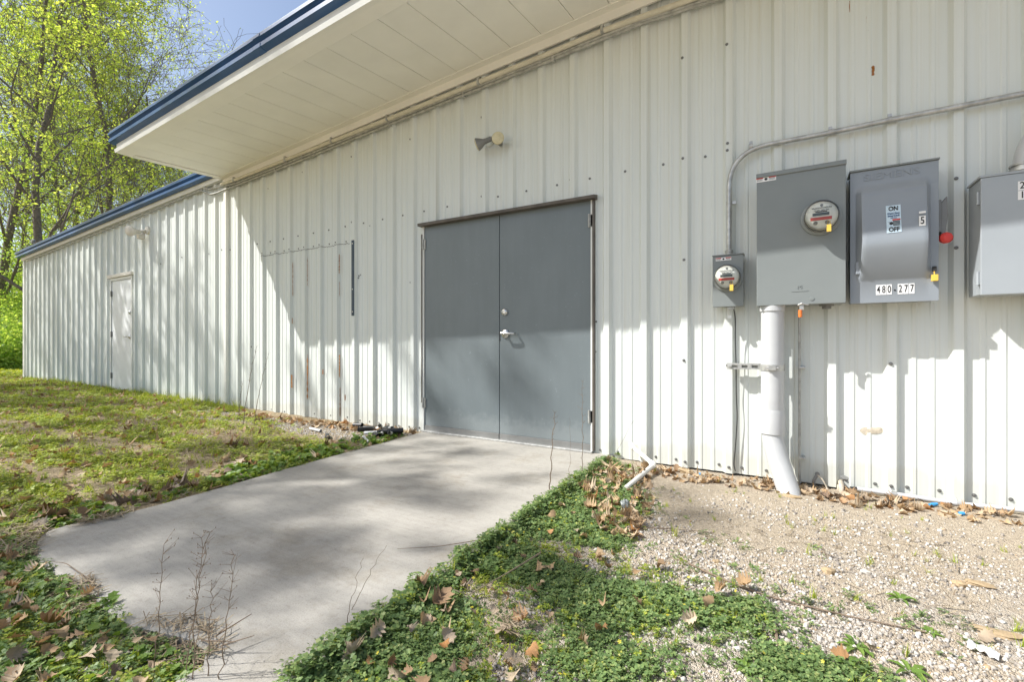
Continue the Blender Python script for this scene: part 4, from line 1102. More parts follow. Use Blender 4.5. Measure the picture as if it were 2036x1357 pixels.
def trees():
    A = make_tree(11, 15.0, 6.2, 20000, .10, .15, 'crown0', crown_from=.10, kidn=(14, 7, 6, 4), clumps=2600, sig=.085)
    B = make_tree(23, 17.0, 6.0, 18000, .10, .17, 'crown1', crown_from=.12, kidn=(14, 7, 6, 4), clumps=2400, sig=.085)
    Cc = make_tree(37, 16.0, 6.0, 9000, .085, .15, 'crown0', crown_from=.22)
    Ds = make_tree(37, 16.0, 6.0, 17000, .10, .13, 'crown0', crown_from=.35, kidn=(10, 6, 3, 2), clumps=250, sig=.125)
    Es = make_tree(58, 10.0, 3.4, 6200, .09, .16, 'crown0', crown_from=.22, kidn=(13, 5, 2), last=3, clumps=180, sig=.105)
    g = 'trees behind the building'
    spots = [(A, 95, 16.5, .4, 1.0, 'yellow green spring tree with forking trunk, nearest the far corner of the wall'),
             (B, -30, 19, 1.7, 1.0, 'leafy tree at the left edge of the photo with bent grey limbs'),
             (Cc, 215, 21, 2.6, 1.12, 'almost bare tree with thin twigs against the blue sky left of the canopy'),
             (A, 290, 23, 3.7, .86, 'low rounded yellow green tree right above the far roof edge'),
             (B, 160, 26, 4.4, 1.05, 'dark limbed tree deep in the wood behind the near yellow tree'),
             (A, 385, 27, 5.5, .80, 'small fresh green tree just under the canopy corner'),
             (B, 30, 31, 0.9, 1.1, 'tall green tree farthest back on the left'),
             (A, 240, 32, 2.2, .95, 'hazy yellow tree far back beyond the roof'),
             (B, 345, 29, 2.9, .74, 'bushy bright green tree in the gap between the canopy end and the far roof'),
             (A, 120, 24, 5.0, 1.12, 'wide yellow green tree standing between the two dark trunks')]
    used = set()
    for src, px, Z, rz, sc, lab in spots:
        put(src, at_dir(px, Z), rz, sc, lab, g, src.name not in used); used.add(src.name)
    # trees standing towards the sun, outside the photograph, whose shade falls on the concrete and the far wall
    g2 = 'trees shading the yard'
    used = set()
    for src, loc, rz, sc, lab in [(Ds, (-12.0, -8.3, 0), 15 * math.pi / 12, .73, 'sparse tree left of the camera shading the concrete path'),
                                  (Es, (-17.4, -4.0, 0), 4.1, 1.0, 'slim young tree left of the photo shading the white door'),
                                  (Es, (-20.8, -4.2, 0), 2.1, 1.1, 'slim young tree farther left shading the end of the far wall'),
                                  (Es, (-15.4, -4.9, 0), 5.3, 1.12, 'slim young tree shading the wall by the canopy end'),
                                  (Es, (-13.4, -5.4, 0), 0.6, 1.0, 'slim young tree nearest the path shading the lawn')]:
        put(src, loc, rz, sc, lab, g2, src.name not in used); used.add(src.name)
trees()
def shrubs():
    spots = [(12, 20, 6.5), (48, 22, 7.5), (-14, 21, 5.0), (-12, 14.5, 1.5), (22, 15.5, 1.9), (38, 18, 2.6), (5, 18.5, 3.2), (52, 21, 3.6)]
    labs = ['tall leafy thicket filling the left edge above the bushes', 'tallest thicket showing over the far roof end', 'thicket cut by the left edge of the photo under the tree limbs', 'low green bush at the left edge of the photo by the far corner', 'bushy green shrub just left of the far wall corner', 'taller shrub behind the bush at the far wall corner', 'tall green shrub under the trees at the left edge', 'high leafy shrub farthest behind the wall corner']
    for (px, Z, h), lab in zip(spots, labs):
        p = at_dir(px, Z); t = thing('shrub', lab, 'shrub', p, 'shrubs by the far corner')
        rnd = random.Random(int(Z * 10)); mb = MB(); tips = []
        for k in range(26 if h < 4 else 40):
            a = rnd.uniform(0, 6.28); d = Vector((math.cos(a) * rnd.uniform(.1, .75), math.sin(a) * rnd.uniform(.1, .75), 1)); q = Vector(p); pts = [q.copy()]
            for i in range(6): d = (d.normalized() + Vector((rnd.gauss(0, .22), rnd.gauss(0, .22), rnd.gauss(0, .1)))).normalized(); q = q + d * h / 6 * rnd.uniform(.7, 1.1); pts.append(q.copy()); tips.append(q.copy())
            mb.tube(pts, [.018 - .0025 * i for i in range(7)], 4, cap=False)
        build('stem', mb, M['bark'], t, fix=False)
        n = 5200 if h < 4 else 14000; T = np.array([tuple(x) for x in tips]); pos = T[RNG.integers(0, len(T), n)] + RNG.normal(0, .20, (n, 3)); pos[:, 2] = np.maximum(pos[:, 2], p.z + .05)
        bulk('foliage', LEAFT, RNG.integers(0, 2, n), pos - np.array(p), fullrot(n), RNG.uniform(.06, .13, n), M['crown1'], t)
shrubs()

# ------------------------------------------------------------------ gravel, weeds, litter
def xy(poly): return [G(*p).to_2d() for p in poly]
SL2 = [(p.x, p.y) for p in SLAB]
def on_ground(P, dz=0.0): return np.c_[P, gh(P[:, 0], P[:, 1]) + dz]
def stones():
    temps = []
    for k in range(5):
        g = np.random.default_rng(50 + k); v = np.array([(x, y, z) for x in (-1, 1) for y in (-1, 1) for z in (-1, 1)], float)
        v = v / np.linalg.norm(v, axis=1)[:, None] * g.uniform(.7, 1.25, (8, 1)) * np.array([1, .8, .6])
        top = np.array([[0, 0, .75], [0, 0, -.7]]) + g.normal(0, .15, (2, 3)); v = np.r_[v, top]
        # order: index = 4x+2y+z
        f = [(0, 4, 6, 9), (0, 9, 6, 2), (1, 3, 8), (3, 7, 8), (7, 5, 8), (5, 1, 8), (0, 1, 5, 4), (4, 5, 7, 6), (6, 7, 3, 2), (2, 3, 1, 0)]
        temps.append((v, f))
    def go(name, poly, n, lo, hi, keep=None):
        P = sample(xy(poly), n); P = P[~inside(SL2, P)]
        P = P[P[:, 1] < -.01]
        if keep is not None: P = P[keep(P)]
        n = len(P); s = lo + (hi - lo) * RNG.beta(1.0, 4.6, n)
        o = bulk(name, temps, RNG.integers(0, 5, n), on_ground(P, 0) + np.c_[np.zeros((n, 2)), s * .1], rots(n, .5), s, M['stone'])
        o['kind'] = 'stuff'; return o
    near = [(1225, 930), (1300, 920), (1560, 955), (2150, 1035), (2400, 1150), (2300, 1500), (900, 1500), (1000, 1250), (1150, 1040)]
    def thin(P):
        d = np.clip((-P[:, 1] - .35) / 1.7, .10, 1) * (0.42 + 1.6 * wob(P[:, 0] * 1.8 + 3, P[:, 1] * 1.8)).clip(.12, 1)
        return RNG.random(len(P)) < d
    go('gravel', near, 80000, .0026, .0185, thin)
    go('gravel', [(500, 828), (830, 862), (760, 880), (640, 872), (470, 838), (300, 838), (250, 834), (420, 812)], 7000, .004, .02)
stones()
def leaflet_templates():
    T = []
    for k in range(4):   # creeping clover / medick sprig
        g = random.Random(k + 5); v, f = [], []
        for s in range(8):
            a = g.uniform(0, 6.28); r = g.uniform(.15, 1) ; h = g.uniform(.25, 1.0) * (1.1 - .5 * r); c = Vector((math.cos(a) * r, math.sin(a) * r, h))
            b = len(v); side = Vector((-math.sin(a), math.cos(a), 0)) * .012
            v += [tuple(side), tuple(-side), tuple(c - side), tuple(c + side)]; f.append((b, b + 1, b + 2, b + 3))
            for q in range(3):
                w_ = a + (q - 1) * 1.7 + g.gauss(0, .25); l = g.uniform(.26, .42); u = Vector((math.cos(w_), math.sin(w_), g.uniform(-.25, .35))); sd = Vector((-math.sin(w_), math.cos(w_), g.uniform(-.2, .2))) * l * .42
                b = len(v); v += [tuple(c), tuple(c + u * l * .6 + sd), tuple(c + u * l), tuple(c + u * l * .6 - sd)]; f.append((b, b + 1, b + 2, b + 3))
        T.append((v, f))
    return T
def round_leaf_templates():
    T = []
    for k in range(3):   # scalloped round leaves on short stalks
        g = random.Random(k + 40); v, f = [], []
        for s in range(5):
            a = g.uniform(0, 6.28); r = g.uniform(.2, .9); h = g.uniform(.35, 1); c = Vector((math.cos(a) * r, math.sin(a) * r, h)); R = g.uniform(.30, .5)
            tx = Vector((1, 0, g.gauss(0, .35))).normalized(); ty = Vector((0, 1, g.gauss(0, .35))).normalized(); b = len(v); v.append(tuple(c - Vector((0, 0, R * .18)))); m = 14
            for i in range(m):
                q = 6.283 * i / m; rr = R * (1 if i % 2 else .78) * (.35 if i == 0 else 1)
                v.append(tuple(c + (tx * math.cos(q + a) + ty * math.sin(q + a)) * rr))
            for i in range(m): f.append((b, b + 1 + i, b + 1 + (i + 1) % m))
            b = len(v); v += [(.02, 0, 0), (-.02, 0, 0), tuple(c + Vector((-.015, 0, 0))), tuple(c + Vector((.015, 0, 0)))]; f.append((b, b + 1, b + 2, b + 3))
        T.append((v, f))
    return T
def rosette(seed, n=8):
    g = random.Random(seed); v, f = [], []
    for s in range(n):
        a = 6.283 * s / n + g.gauss(0, .25); L = g.uniform(.7, 1.1); lift = g.uniform(.35, 1.1); wd = g.uniform(.13, .2); b = len(v); m = 6
        for i in range(m + 1):
            t = i / m; r = L * t; z = lift * t - .75 * lift * t * t * 1.1; ww = wd * math.sin(math.pi * min(.98, .08 + t * .92)) ** .8 * (1 if i % 2 else .75)
            c = Vector((math.cos(a) * r, math.sin(a) * r, z)); sd = Vector((-math.sin(a), math.cos(a), 0)) * ww
            v += [tuple(c + sd + Vector((0, 0, ww * .4))), tuple(c), tuple(c - sd + Vector((0, 0, ww * .4)))]
        for i in range(m): f += [(b + 3 * i, b + 3 * i + 3, b + 3 * i + 4, b + 3 * i + 1), (b + 3 * i + 1, b + 3 * i + 4, b + 3 * i + 5, b + 3 * i + 2)]
    return v, f
def blade_templates():
    T = []
    for k in range(3):
        g = random.Random(k + 70); v, f = [], []
        for s in range(12):
            a = g.uniform(0, 6.28); L = g.uniform(.5, 1.1); ln = g.uniform(.1, .8); c0 = Vector((g.gauss(0, .1), g.gauss(0, .1), 0)); d = Vector((math.cos(a), math.sin(a), 0)); sd = Vector((-math.sin(a), math.cos(a), 0)) * .028; b = len(v)
            for i in range(4):
                t = i / 3; c = c0 + d * ln * t * t * L + Vector((0, 0, L * (t - .3 * ln * t * t))); w_ = sd * (1 - t * .9); v += [tuple(c + w_), tuple(c - w_)]
            for i in range(3): f.append((b + 2 * i, b + 2 * i + 1, b + 2 * i + 3, b + 2 * i + 2))
        T.append((v, f))
    return T
CT, RT, BT = leaflet_templates(), round_leaf_templates(), blade_templates()
def oak_leaf(seed):
    g = random.Random(seed); m = 9; v, f = [], []
    cu = g.uniform(.3, 2.0) * g.choice((1, 1, -1)); tw = g.uniform(-.7, .7); bend = g.uniform(-1.3, 1.4)
    for i in range(m + 1):
        t = i / m; w_ = (.10 + .34 * math.sin(math.pi * t ** .8)) * (1.15 if i % 2 else .68) if 0 < i < m else .02
        y = t - .5; z0 = bend * (t - .5) ** 2
        wl, wr = w_ * g.uniform(.75, 1.2), w_ * g.uniform(.75, 1.2)
        v += [(-wl, y + (.05 if i % 2 else 0), z0 + cu * wl * wl * 1.6 + tw * wl * t + g.gauss(0, .015)), (0, y, z0), (wr, y + (.05 if i % 2 else 0), z0 + cu * wr * wr * 1.6 - tw * wr * t + g.gauss(0, .015))]
    for i in range(m): f += [(3 * i, 3 * i + 1, 3 * i + 4, 3 * i + 3), (3 * i + 1, 3 * i + 2, 3 * i + 5, 3 * i + 4)]
    return v, f
OAK = [oak_leaf(k) for k in range(6)]
RPATCH = [(1213, 912), (1236, 935), (1262, 975), (1280, 1015), (1240, 1060), (1215, 1090), (1330, 1120), (1400, 1165), (1480, 1140), (1545, 1180), (1525, 1240), (1400, 1255), (1290, 1235), (1310, 1290), (1200, 1320), (1180, 1420), (520, 1420), (575, 1352), (640, 1290), (745, 1190), (930, 1085), (1080, 985)]
RPATCH2 = [(1545, 1262), (1640, 1245), (1750, 1275), (1770, 1310), (1740, 1420), (1480, 1420), (1490, 1320)]
RPATCH3 = [(1260, 1290), (1340, 1280), (1400, 1330), (1380, 1420), (1230, 1420)]
LLP = [(-80, 1060), (20, 1075), (70, 1120), (170, 1180), (200, 1215), (262, 1250), (330, 1290), (395, 1340), (380, 1420), (-120, 1420)]
LAWN = [(834, 862), (760, 884), (700, 900), (560, 938), (420, 978), (310, 1008), (185, 1038), (92, 1060), (40, 1085), (-150, 1085), (-300, 742), (47, 744), (225, 774), (450, 810), (500, 822), (590, 870), (700, 885)]
def edge_dist(P):
    d = np.full(len(P), 9.0)
    for a, b in zip(SL2, SL2[1:] + SL2[:1]):
        a, b = np.array(a), np.array(b); u = b - a; t = np.clip(((P - a) @ u) / (u @ u), 0, 1); d = np.minimum(d, np.linalg.norm(P - a - t[:, None] * u, axis=1))
    return d
def off_slab(P, w=.055):
    ins = inside(SL2, P)
    return ~ins | (edge_dist(P) < RNG.random(len(P)) ** 2 * w)
def veg(name, poly, n, temps, lo, hi, mat, keep=None, tilt=.25, dz=-.004):
    P = sample(xy(poly), n)
    P = P + RNG.normal(0, 1, P.shape) * np.minimum(.02 + RNG.exponential(.04, (n, 1)), .16)
    P = P[off_slab(P, .055 if poly is RPATCH else .012)]
    P = P[P[:, 1] < -.02]
    if keep is not None: P = P[keep(P)]
    n = len(P); s = RNG.uniform(lo, hi, n)
    Q = on_ground(P, dz); Q[inside(SL2, P), 2] = 0.001
    s = s * (1 + (.5 if poly is RPATCH else -.35) * np.exp(-edge_dist(P) / .05))
    o = bulk(name, temps, RNG.integers(0, len(temps), n), Q, rots(n, tilt), s, M[mat]); o['kind'] = 'stuff'
    return o
def weeds():
    clump = lambda f, lo: (lambda P: RNG.random(len(P)) < np.clip(.55 + 2.2 * wob(P[:, 0] * f, P[:, 1] * f), lo, 1))
    edge = lambda P: np.clip(((r1.x - r0.x) * (P[:, 1] - r0.y) - (r1.y - r0.y) * (P[:, 0] - r0.x)) / (r1 - r0).length, 0, 9)
    veg('clover', RPATCH, 13000, CT, .014, .034, 'clover', lambda P: RNG.random(len(P)) < np.clip(1.05 - edge(P) * 1.05 + 3.2 * wob(P[:, 0] * 2.6, P[:, 1] * 2.6), .05, 1))
    veg('clover', RPATCH2, 1700, CT, .013, .032, 'clover', lambda P: RNG.random(len(P)) < np.clip(.45 + 4 * wob(P[:, 0] * 3, P[:, 1] * 3), .04, 1))
    veg('clover', RPATCH3, 650, CT, .013, .030, 'clover', lambda P: RNG.random(len(P)) < np.clip(.3 + 4 * wob(P[:, 0] * 3, P[:, 1] * 3), .04, 1))
    veg('ground_ivy', [(1213, 912), (1225, 935), (1130, 990), (960, 1110), (800, 1210), (690, 1310), (640, 1420), (520, 1420), (640, 1290), (745, 1190), (930, 1085), (1080, 985)], 260, RT, .016, .034, 'broad')
    veg('clover', LLP, 5600, CT, .015, .036, 'clover', clump(2.6, .18))
    veg('ground_ivy', LLP, 300, RT, .022, .042, 'broad', clump(3.0, .3))
    lp = lambda P: RNG.random(len(P)) < np.clip(.60 + 3.0 * wob(P[:, 0] * 1.5 + 1, P[:, 1] * 1.9) + 1.5 * wob(P[:, 0] * 4, P[:, 1] * 4), .06, 1)
    veg('lawn_weeds', LAWN, 52000, CT, .02, .05, 'lawn', lp)
    veg('grass', LAWN, 6500, BT, .04, .09, 'lawn', clump(1.6, .12))
    veg('lawn_weeds', [(834, 862), (760, 884), (700, 900), (560, 938), (420, 978), (310, 1008), (185, 1038), (92, 1060), (70, 1040), (300, 985), (560, 905), (720, 870)], 700, RT, .028, .055, 'broad', clump(1.5, .15))
    veg('grass', [(1240, 930), (1330, 930), (2100, 1060), (2000, 1400), (1250, 1400)], 90, BT, .03, .06, 'lawn')
    veg('clover', [(1280, 1060), (1500, 1060), (1900, 1180), (1960, 1380), (1400, 1400), (1300, 1200)], 330, CT, .012, .035, 'clover', lambda P: RNG.random(len(P)) < np.clip(5 * wob(P[:, 0] * 3, P[:, 1] * 3), 0.03, 1))
    rim = [tuple(p) for p in (r0 + Vector((.05, 0, 0)), r1 + Vector((.08, 0, 0)), r1 + Vector((-.07, 0, 0)), r0 + Vector((-.05, 0, 0)))]
    P = sample(rim, 900); P = P[off_slab(P, .08) & (P[:, 1] < -.12)]; n = len(P); Q = on_ground(P); Q[inside(SL2, P), 2] = .001
    o = bulk('clover', CT, RNG.integers(0, len(CT), n), Q, rots(n, .3), RNG.uniform(.018, .042, n), M['clover']); o['kind'] = 'stuff'
    veg('grass', RPATCH, 520, BT, .022, .055, 'lawn', clump(4.0, .1))
    veg('grass', LLP, 420, BT, .025, .06, 'lawn', clump(4.0, .1))
    veg('pale_weeds', RPATCH, 2100, CT, .010, .030, 'lawn', clump(5.0, .05))
    veg('pale_weeds', LLP, 1300, CT, .012, .034, 'lawn', clump(5.0, .1))
    P = np.c_[RNG.uniform(-46, -16.35, 12000), RNG.uniform(-.3, 9, 12000)]; n = len(P)
    o = bulk('lawn_weeds', CT, RNG.integers(0, len(CT), n), on_ground(P), rots(n, .25), RNG.uniform(.05, .16, n), M['lawn']); o['kind'] = 'stuff'
    veg('grass', [(60, 752), (225, 777), (450, 808), (480, 816), (470, 824), (225, 790), (60, 762)], 700, BT, .06, .17, 'lawn', clump(2.0, .15))
    # flowers
    P = np.r_[sample(xy(RPATCH), 90), sample(xy(RPATCH2), 25)]; P = P[~inside(SL2, P)]; n = len(P)
    fl = ([(0, 0, .2)] + [(math.cos(a * 1.2566 + s) * .9, math.sin(a * 1.2566 + s) * .9, .3) for a in range(5) for s in (-.3, .3)], [(0, 1 + 2 * a, 2 + 2 * a) for a in range(5)])
    o = bulk('yellow_flowers', [fl], np.zeros(n, int), on_ground(P, .045), rots(n, .4), RNG.uniform(.004, .007, n), M['flower']); o['kind'] = 'stuff'
    # scattered weeds one can point at
    R = [rosette(k) for k in range(3)]
    def plant(px, py, s, lab, temp, mat='broad', name='weed_plant', cat='weed', group=None, k=0):
        p = G(px, py, 0); z = float(gh(p.x, p.y)); p = G(px, py, z)
        mb = MB(); s *= .68; mb.add([(x * s, y * s, q * s) for x, y, q in temp[0]], temp[1])
        o = build(name, mb, M[mat], None, fix=False); o.location = p; o.rotation_euler = (0, 0, k * 1.3)
        tag(o, lab, cat, group); return o
    plant(1610, 1105, .10, 'small tufted weed alone in the gravel below the tan soil', BT[0], 'lawn', k=1)
    plant(1790, 1195, .075, 'pale leafy weed in the gravel right of the centre', R[0], k=2)
    plant(1700, 1290, .085, 'light green broad leafed weed at the edge of the lower clover', R[1], k=3)
    plant(1690, 1330, .09, 'broad leafed weed in the lower right clover patch', R[2], k=4)
    plant(1850, 1262, .06, 'little pale weed at the end of the long fallen stick', R[1], k=5)
    plant(1810, 1340, .08, 'broad leafed weed at the bottom edge of the photo right of the clover', R[0], k=6)
    plant(330, 945, .14, 'bright broad leafed weed at the far edge of the concrete', R[2], k=7)
    plant(275, 975, .13, 'pale upright weed on the lawn beside the concrete', R[1], k=8)
    plant(175, 1010, .12, 'bright weed with long leaves on the lawn near the rounded concrete corner', R[0], k=9)
    plant(60, 1040, .12, 'leafy weed at the left of the lawn by the straw', R[2], k=10)
    plant(75, 1185, .10, 'upright pale weed in the lower left corner above the dead leaves', R[1], k=11)
    plant(110, 1165, .10, 'long leafed weed beside the straw at the concrete corner', R[0], k=12)
    plant(210, 1215, .075, 'small lobed weed on the concrete edge at the lower left', RT[1], k=13)
    plant(20, 1120, .11, 'leafy weed at the left edge next to the rounded concrete corner', R[2], k=14)
    plant(780, 1215, .085, 'bright green broad leafed weed on the edge of the concrete', R[1], k=15)
    plant(760, 1235, .09, 'grassy weed hanging over the concrete edge', BT[1], 'lawn', k=16)
    plant(640, 1330, .08, 'pale weed at the bottom corner of the concrete', R[0], k=17)
    plant(1228, 912, .07, 'green weed in the angle between concrete and wall', RT[0], k=18)
    plant(500, 800, .16, 'grey green weed at the wall foot by the canopy end', R[1], k=19)
    plant(1480, 1330, .07, 'tuft of leaves in the gravel between the two clover patches', R[2], k=20)
    plant(1440, 1235, .065, 'pale leafy weed in the middle of the gravel', R[0], k=21)
weeds()

def litter():
    T = OAK
    def stuff(name, poly, n, lo, hi, dz, tilt=.45, keep=None):
        P = sample(xy(poly), n); P = P[~inside(SL2, P)]; P = P[P[:, 1] < -.02]
        if keep is not None: P = P[keep(P)]
        n = len(P); o = bulk(name, T, RNG.integers(0, 6, n), on_ground(P, dz), rots(n, tilt), RNG.uniform(lo, hi, n), M['dead']); o['kind'] = 'stuff'
    stuff('leaf_litter', LAWN, 1900, .035, .075, .02)
    stuff('leaf_litter', LLP, 60, .025, .05, .03)
    stuff('leaf_litter', RPATCH, 70, .03, .06, .03)
    stuff('leaf_litter', [(1225, 922), (1300, 920), (1560, 952), (2080, 1020), (2080, 1045), (1700, 1000), (1500, 965), (1300, 945)], 200, .03, .065, .008)
    stuff('leaf_litter', [(1200, 915), (1290, 940), (1300, 1010), (1260, 1060), (1180, 1030), (1150, 960)], 170, .04, .075, .015)
    stuff('leaf_litter', [(500, 824), (830, 858), (820, 872), (480, 832)], 170, .04, .08, .012)
    # straw mats at the concrete's edges
    st = ([(-.5, -.012, 0), (.5, -.010, .03), (.5, .010, .03), (-.5, .012, 0)], [(0, 1, 2, 3)])
    def straw(poly, n, lo, hi, dz):
        P = sample(xy(poly), n); n = len(P); z = np.where(inside(SL2, P), 0.004, gh(P[:, 0], P[:, 1])) + RNG.random(n) * dz
        o = bulk('dry_straw', [st], np.zeros(n, int), np.c_[P, z], rots(n, .14), np.c_[RNG.uniform(lo, hi, n), RNG.uniform(.10, .2, n), np.ones(n) * .1], M['straw']); o['kind'] = 'stuff'
    straw([(255, 1240), (330, 1228), (400, 1232), (455, 1262), (440, 1300), (380, 1330), (330, 1320), (280, 1275)], 210, .03, .10, .014)
    straw([(120, 1150), (185, 1150), (200, 1205), (150, 1230), (110, 1190)], 260, .03, .10, .015)
    straw([(0, 1050), (95, 1040), (75, 1100), (30, 1120), (-20, 1090)], 420, .04, .14, .03)
    straw([(170, 1030), (260, 1010), (250, 1030), (150, 1050)], 160, .03, .12, .02)
    straw([(1240, 1040), (1400, 1000), (1900, 1050), (1950, 1240), (1500, 1200)], 260, .02, .09, .012)
    straw(LAWN, 9000, .05, .16, .02)
    straw([(500, 845), (640, 880), (560, 910), (330, 930), (380, 860)], 900, .05, .16, .05)
    straw([(980, 1220), (1040, 1215), (1030, 1260), (990, 1260)], 45, .03, .10, .06)
    # single leaves one can make out
    protos = {}
    def leaf(px, py, s, mat, tilt, rz, lab, grp, dz):
        k = (random.randrange(6), mat)
        p = G(px, py, 0); z = float(gh(p.x, p.y)); ins = inside(SL2, np.array([[p.x, p.y]]))[0]
        z = 0.004 if ins else z
        p = G(px, py, z + dz)
        if k not in protos:
            me = bpy.data.meshes.new('fallen_leaf'); me.from_pydata(T[k[0]][0], [], T[k[0]][1]); me.materials.append(M['leaf%d' % mat]); protos[k] = me
            me.polygons.foreach_set("use_smooth", [True] * len(me.polygons))
        o = bpy.data.objects.new('fallen_leaf', protos[k]); link(o); o.location = p; o.scale = (s, s, s); o.rotation_euler = (random.gauss(0, tilt), random.gauss(0, tilt), rz)
        tag(o, lab, 'leaf', grp)
    big = [(875, 1190, .105, 0, 'big curled brown oak leaf standing up in the clover by the concrete'), (835, 1158, .07, 0, 'brown oak leaf leaning on the weeds above the big curled leaf'), (1000, 1255, .08, 1, 'tan oak leaf with long lobes low in the clover'),
           (893, 1265, .065, 1, 'greyish folded leaf in the middle of the clover'), (1020, 1310, .085, 1, 'wide pale oak leaf at the bottom of the clover'), (700, 1300, .08, 1, 'pale dry leaf on the weeds at the bottom concrete edge'),
           (925, 1170, .05, 1, 'small pale leaf standing between the clover stems'), (1010, 1185, .05, 2, 'russet leaf lying on its side in the upper clover'), (1150, 1110, .055, 0, 'brown leaf in the clover next to the white gravel'),
           (1195, 1248, .06, 2, 'star shaped russet leaf at the clover edge on the gravel'), (790, 1345, .085, 1, 'large tan leaf cut by the bottom edge of the photo'), (95, 1240, .085, 2, 'orange brown leaf among the weeds in the lower left corner'),
           (60, 1210, .07, 0, 'brown oak leaf above the orange leaf at the lower left'), (30, 1300, .07, 1, 'large pale leaf flat in the lower left corner'), (80, 1345, .08, 1, 'large grey leaf at the bottom left edge of the photo'),
           (1670, 1300, .06, 2, 'brown leaf beside the broad leafed weed in the lower right'), (1345, 930, .07, 0, 'tan leaf against the wall near the small stone block'), (1730, 1283, .05, 1, 'pale leaf on the lower right clover patch'), (1960, 1265, .06, 1, 'pale leaf on the gravel by the white wrapper'), (460, 885, .13, 2, 'orange brown leaf on the lawn near the concrete far edge')]
    for i, (px, py, s, m_, lab) in enumerate(big): leaf(px, py, s * .78, m_, .6, i * 1.37, lab, None, .035 if py < 1330 and px < 1250 else .02)
    def many(poly, n, lo, hi, dz, lab, grp):
        for q in range(n):
            while True:
                px = random.uniform(min(p[0] for p in poly), max(p[0] for p in poly)); py = random.uniform(min(p[1] for p in poly), max(p[1] for p in poly))
                if inside(poly, np.array([[px, py]]))[0]: break
            leaf(px, py, random.uniform(lo, hi), random.choice((0, 0, 1, 1, 1, 2, 3)), .45, random.uniform(0, 6.28), lab, grp, dz)
    many([(1200, 930), (1270, 970), (1260, 1050), (1160, 1100), (1050, 1180), (900, 1290), (1180, 1340), (700, 1350), (850, 1170), (1050, 1060)], 30, .025, .05, .028, 'small dry oak leaf lying among the clover beside the concrete', 'dry leaves in the clover')
    many([(10, 1180), (120, 1210), (250, 1290), (330, 1345), (10, 1350)], 10, .03, .05, .03, 'dry oak leaf among the weeds of the lower left corner', 'dry leaves in the lower left corner')
    many([(1310, 935), (1600, 968), (2030, 1022), (2030, 1038), (1600, 985), (1310, 950)], 34, .035, .065, .008, 'dry tan leaf drifted along the wall foot right of the doors', 'dry leaves along the wall foot')
    many([(60, 1000), (420, 930), (640, 895), (560, 925), (250, 1010), (80, 1045)], 30, .06, .10, .03, 'dry brown leaf on the lawn along the concrete edge', 'dry leaves on the lawn')
litter()

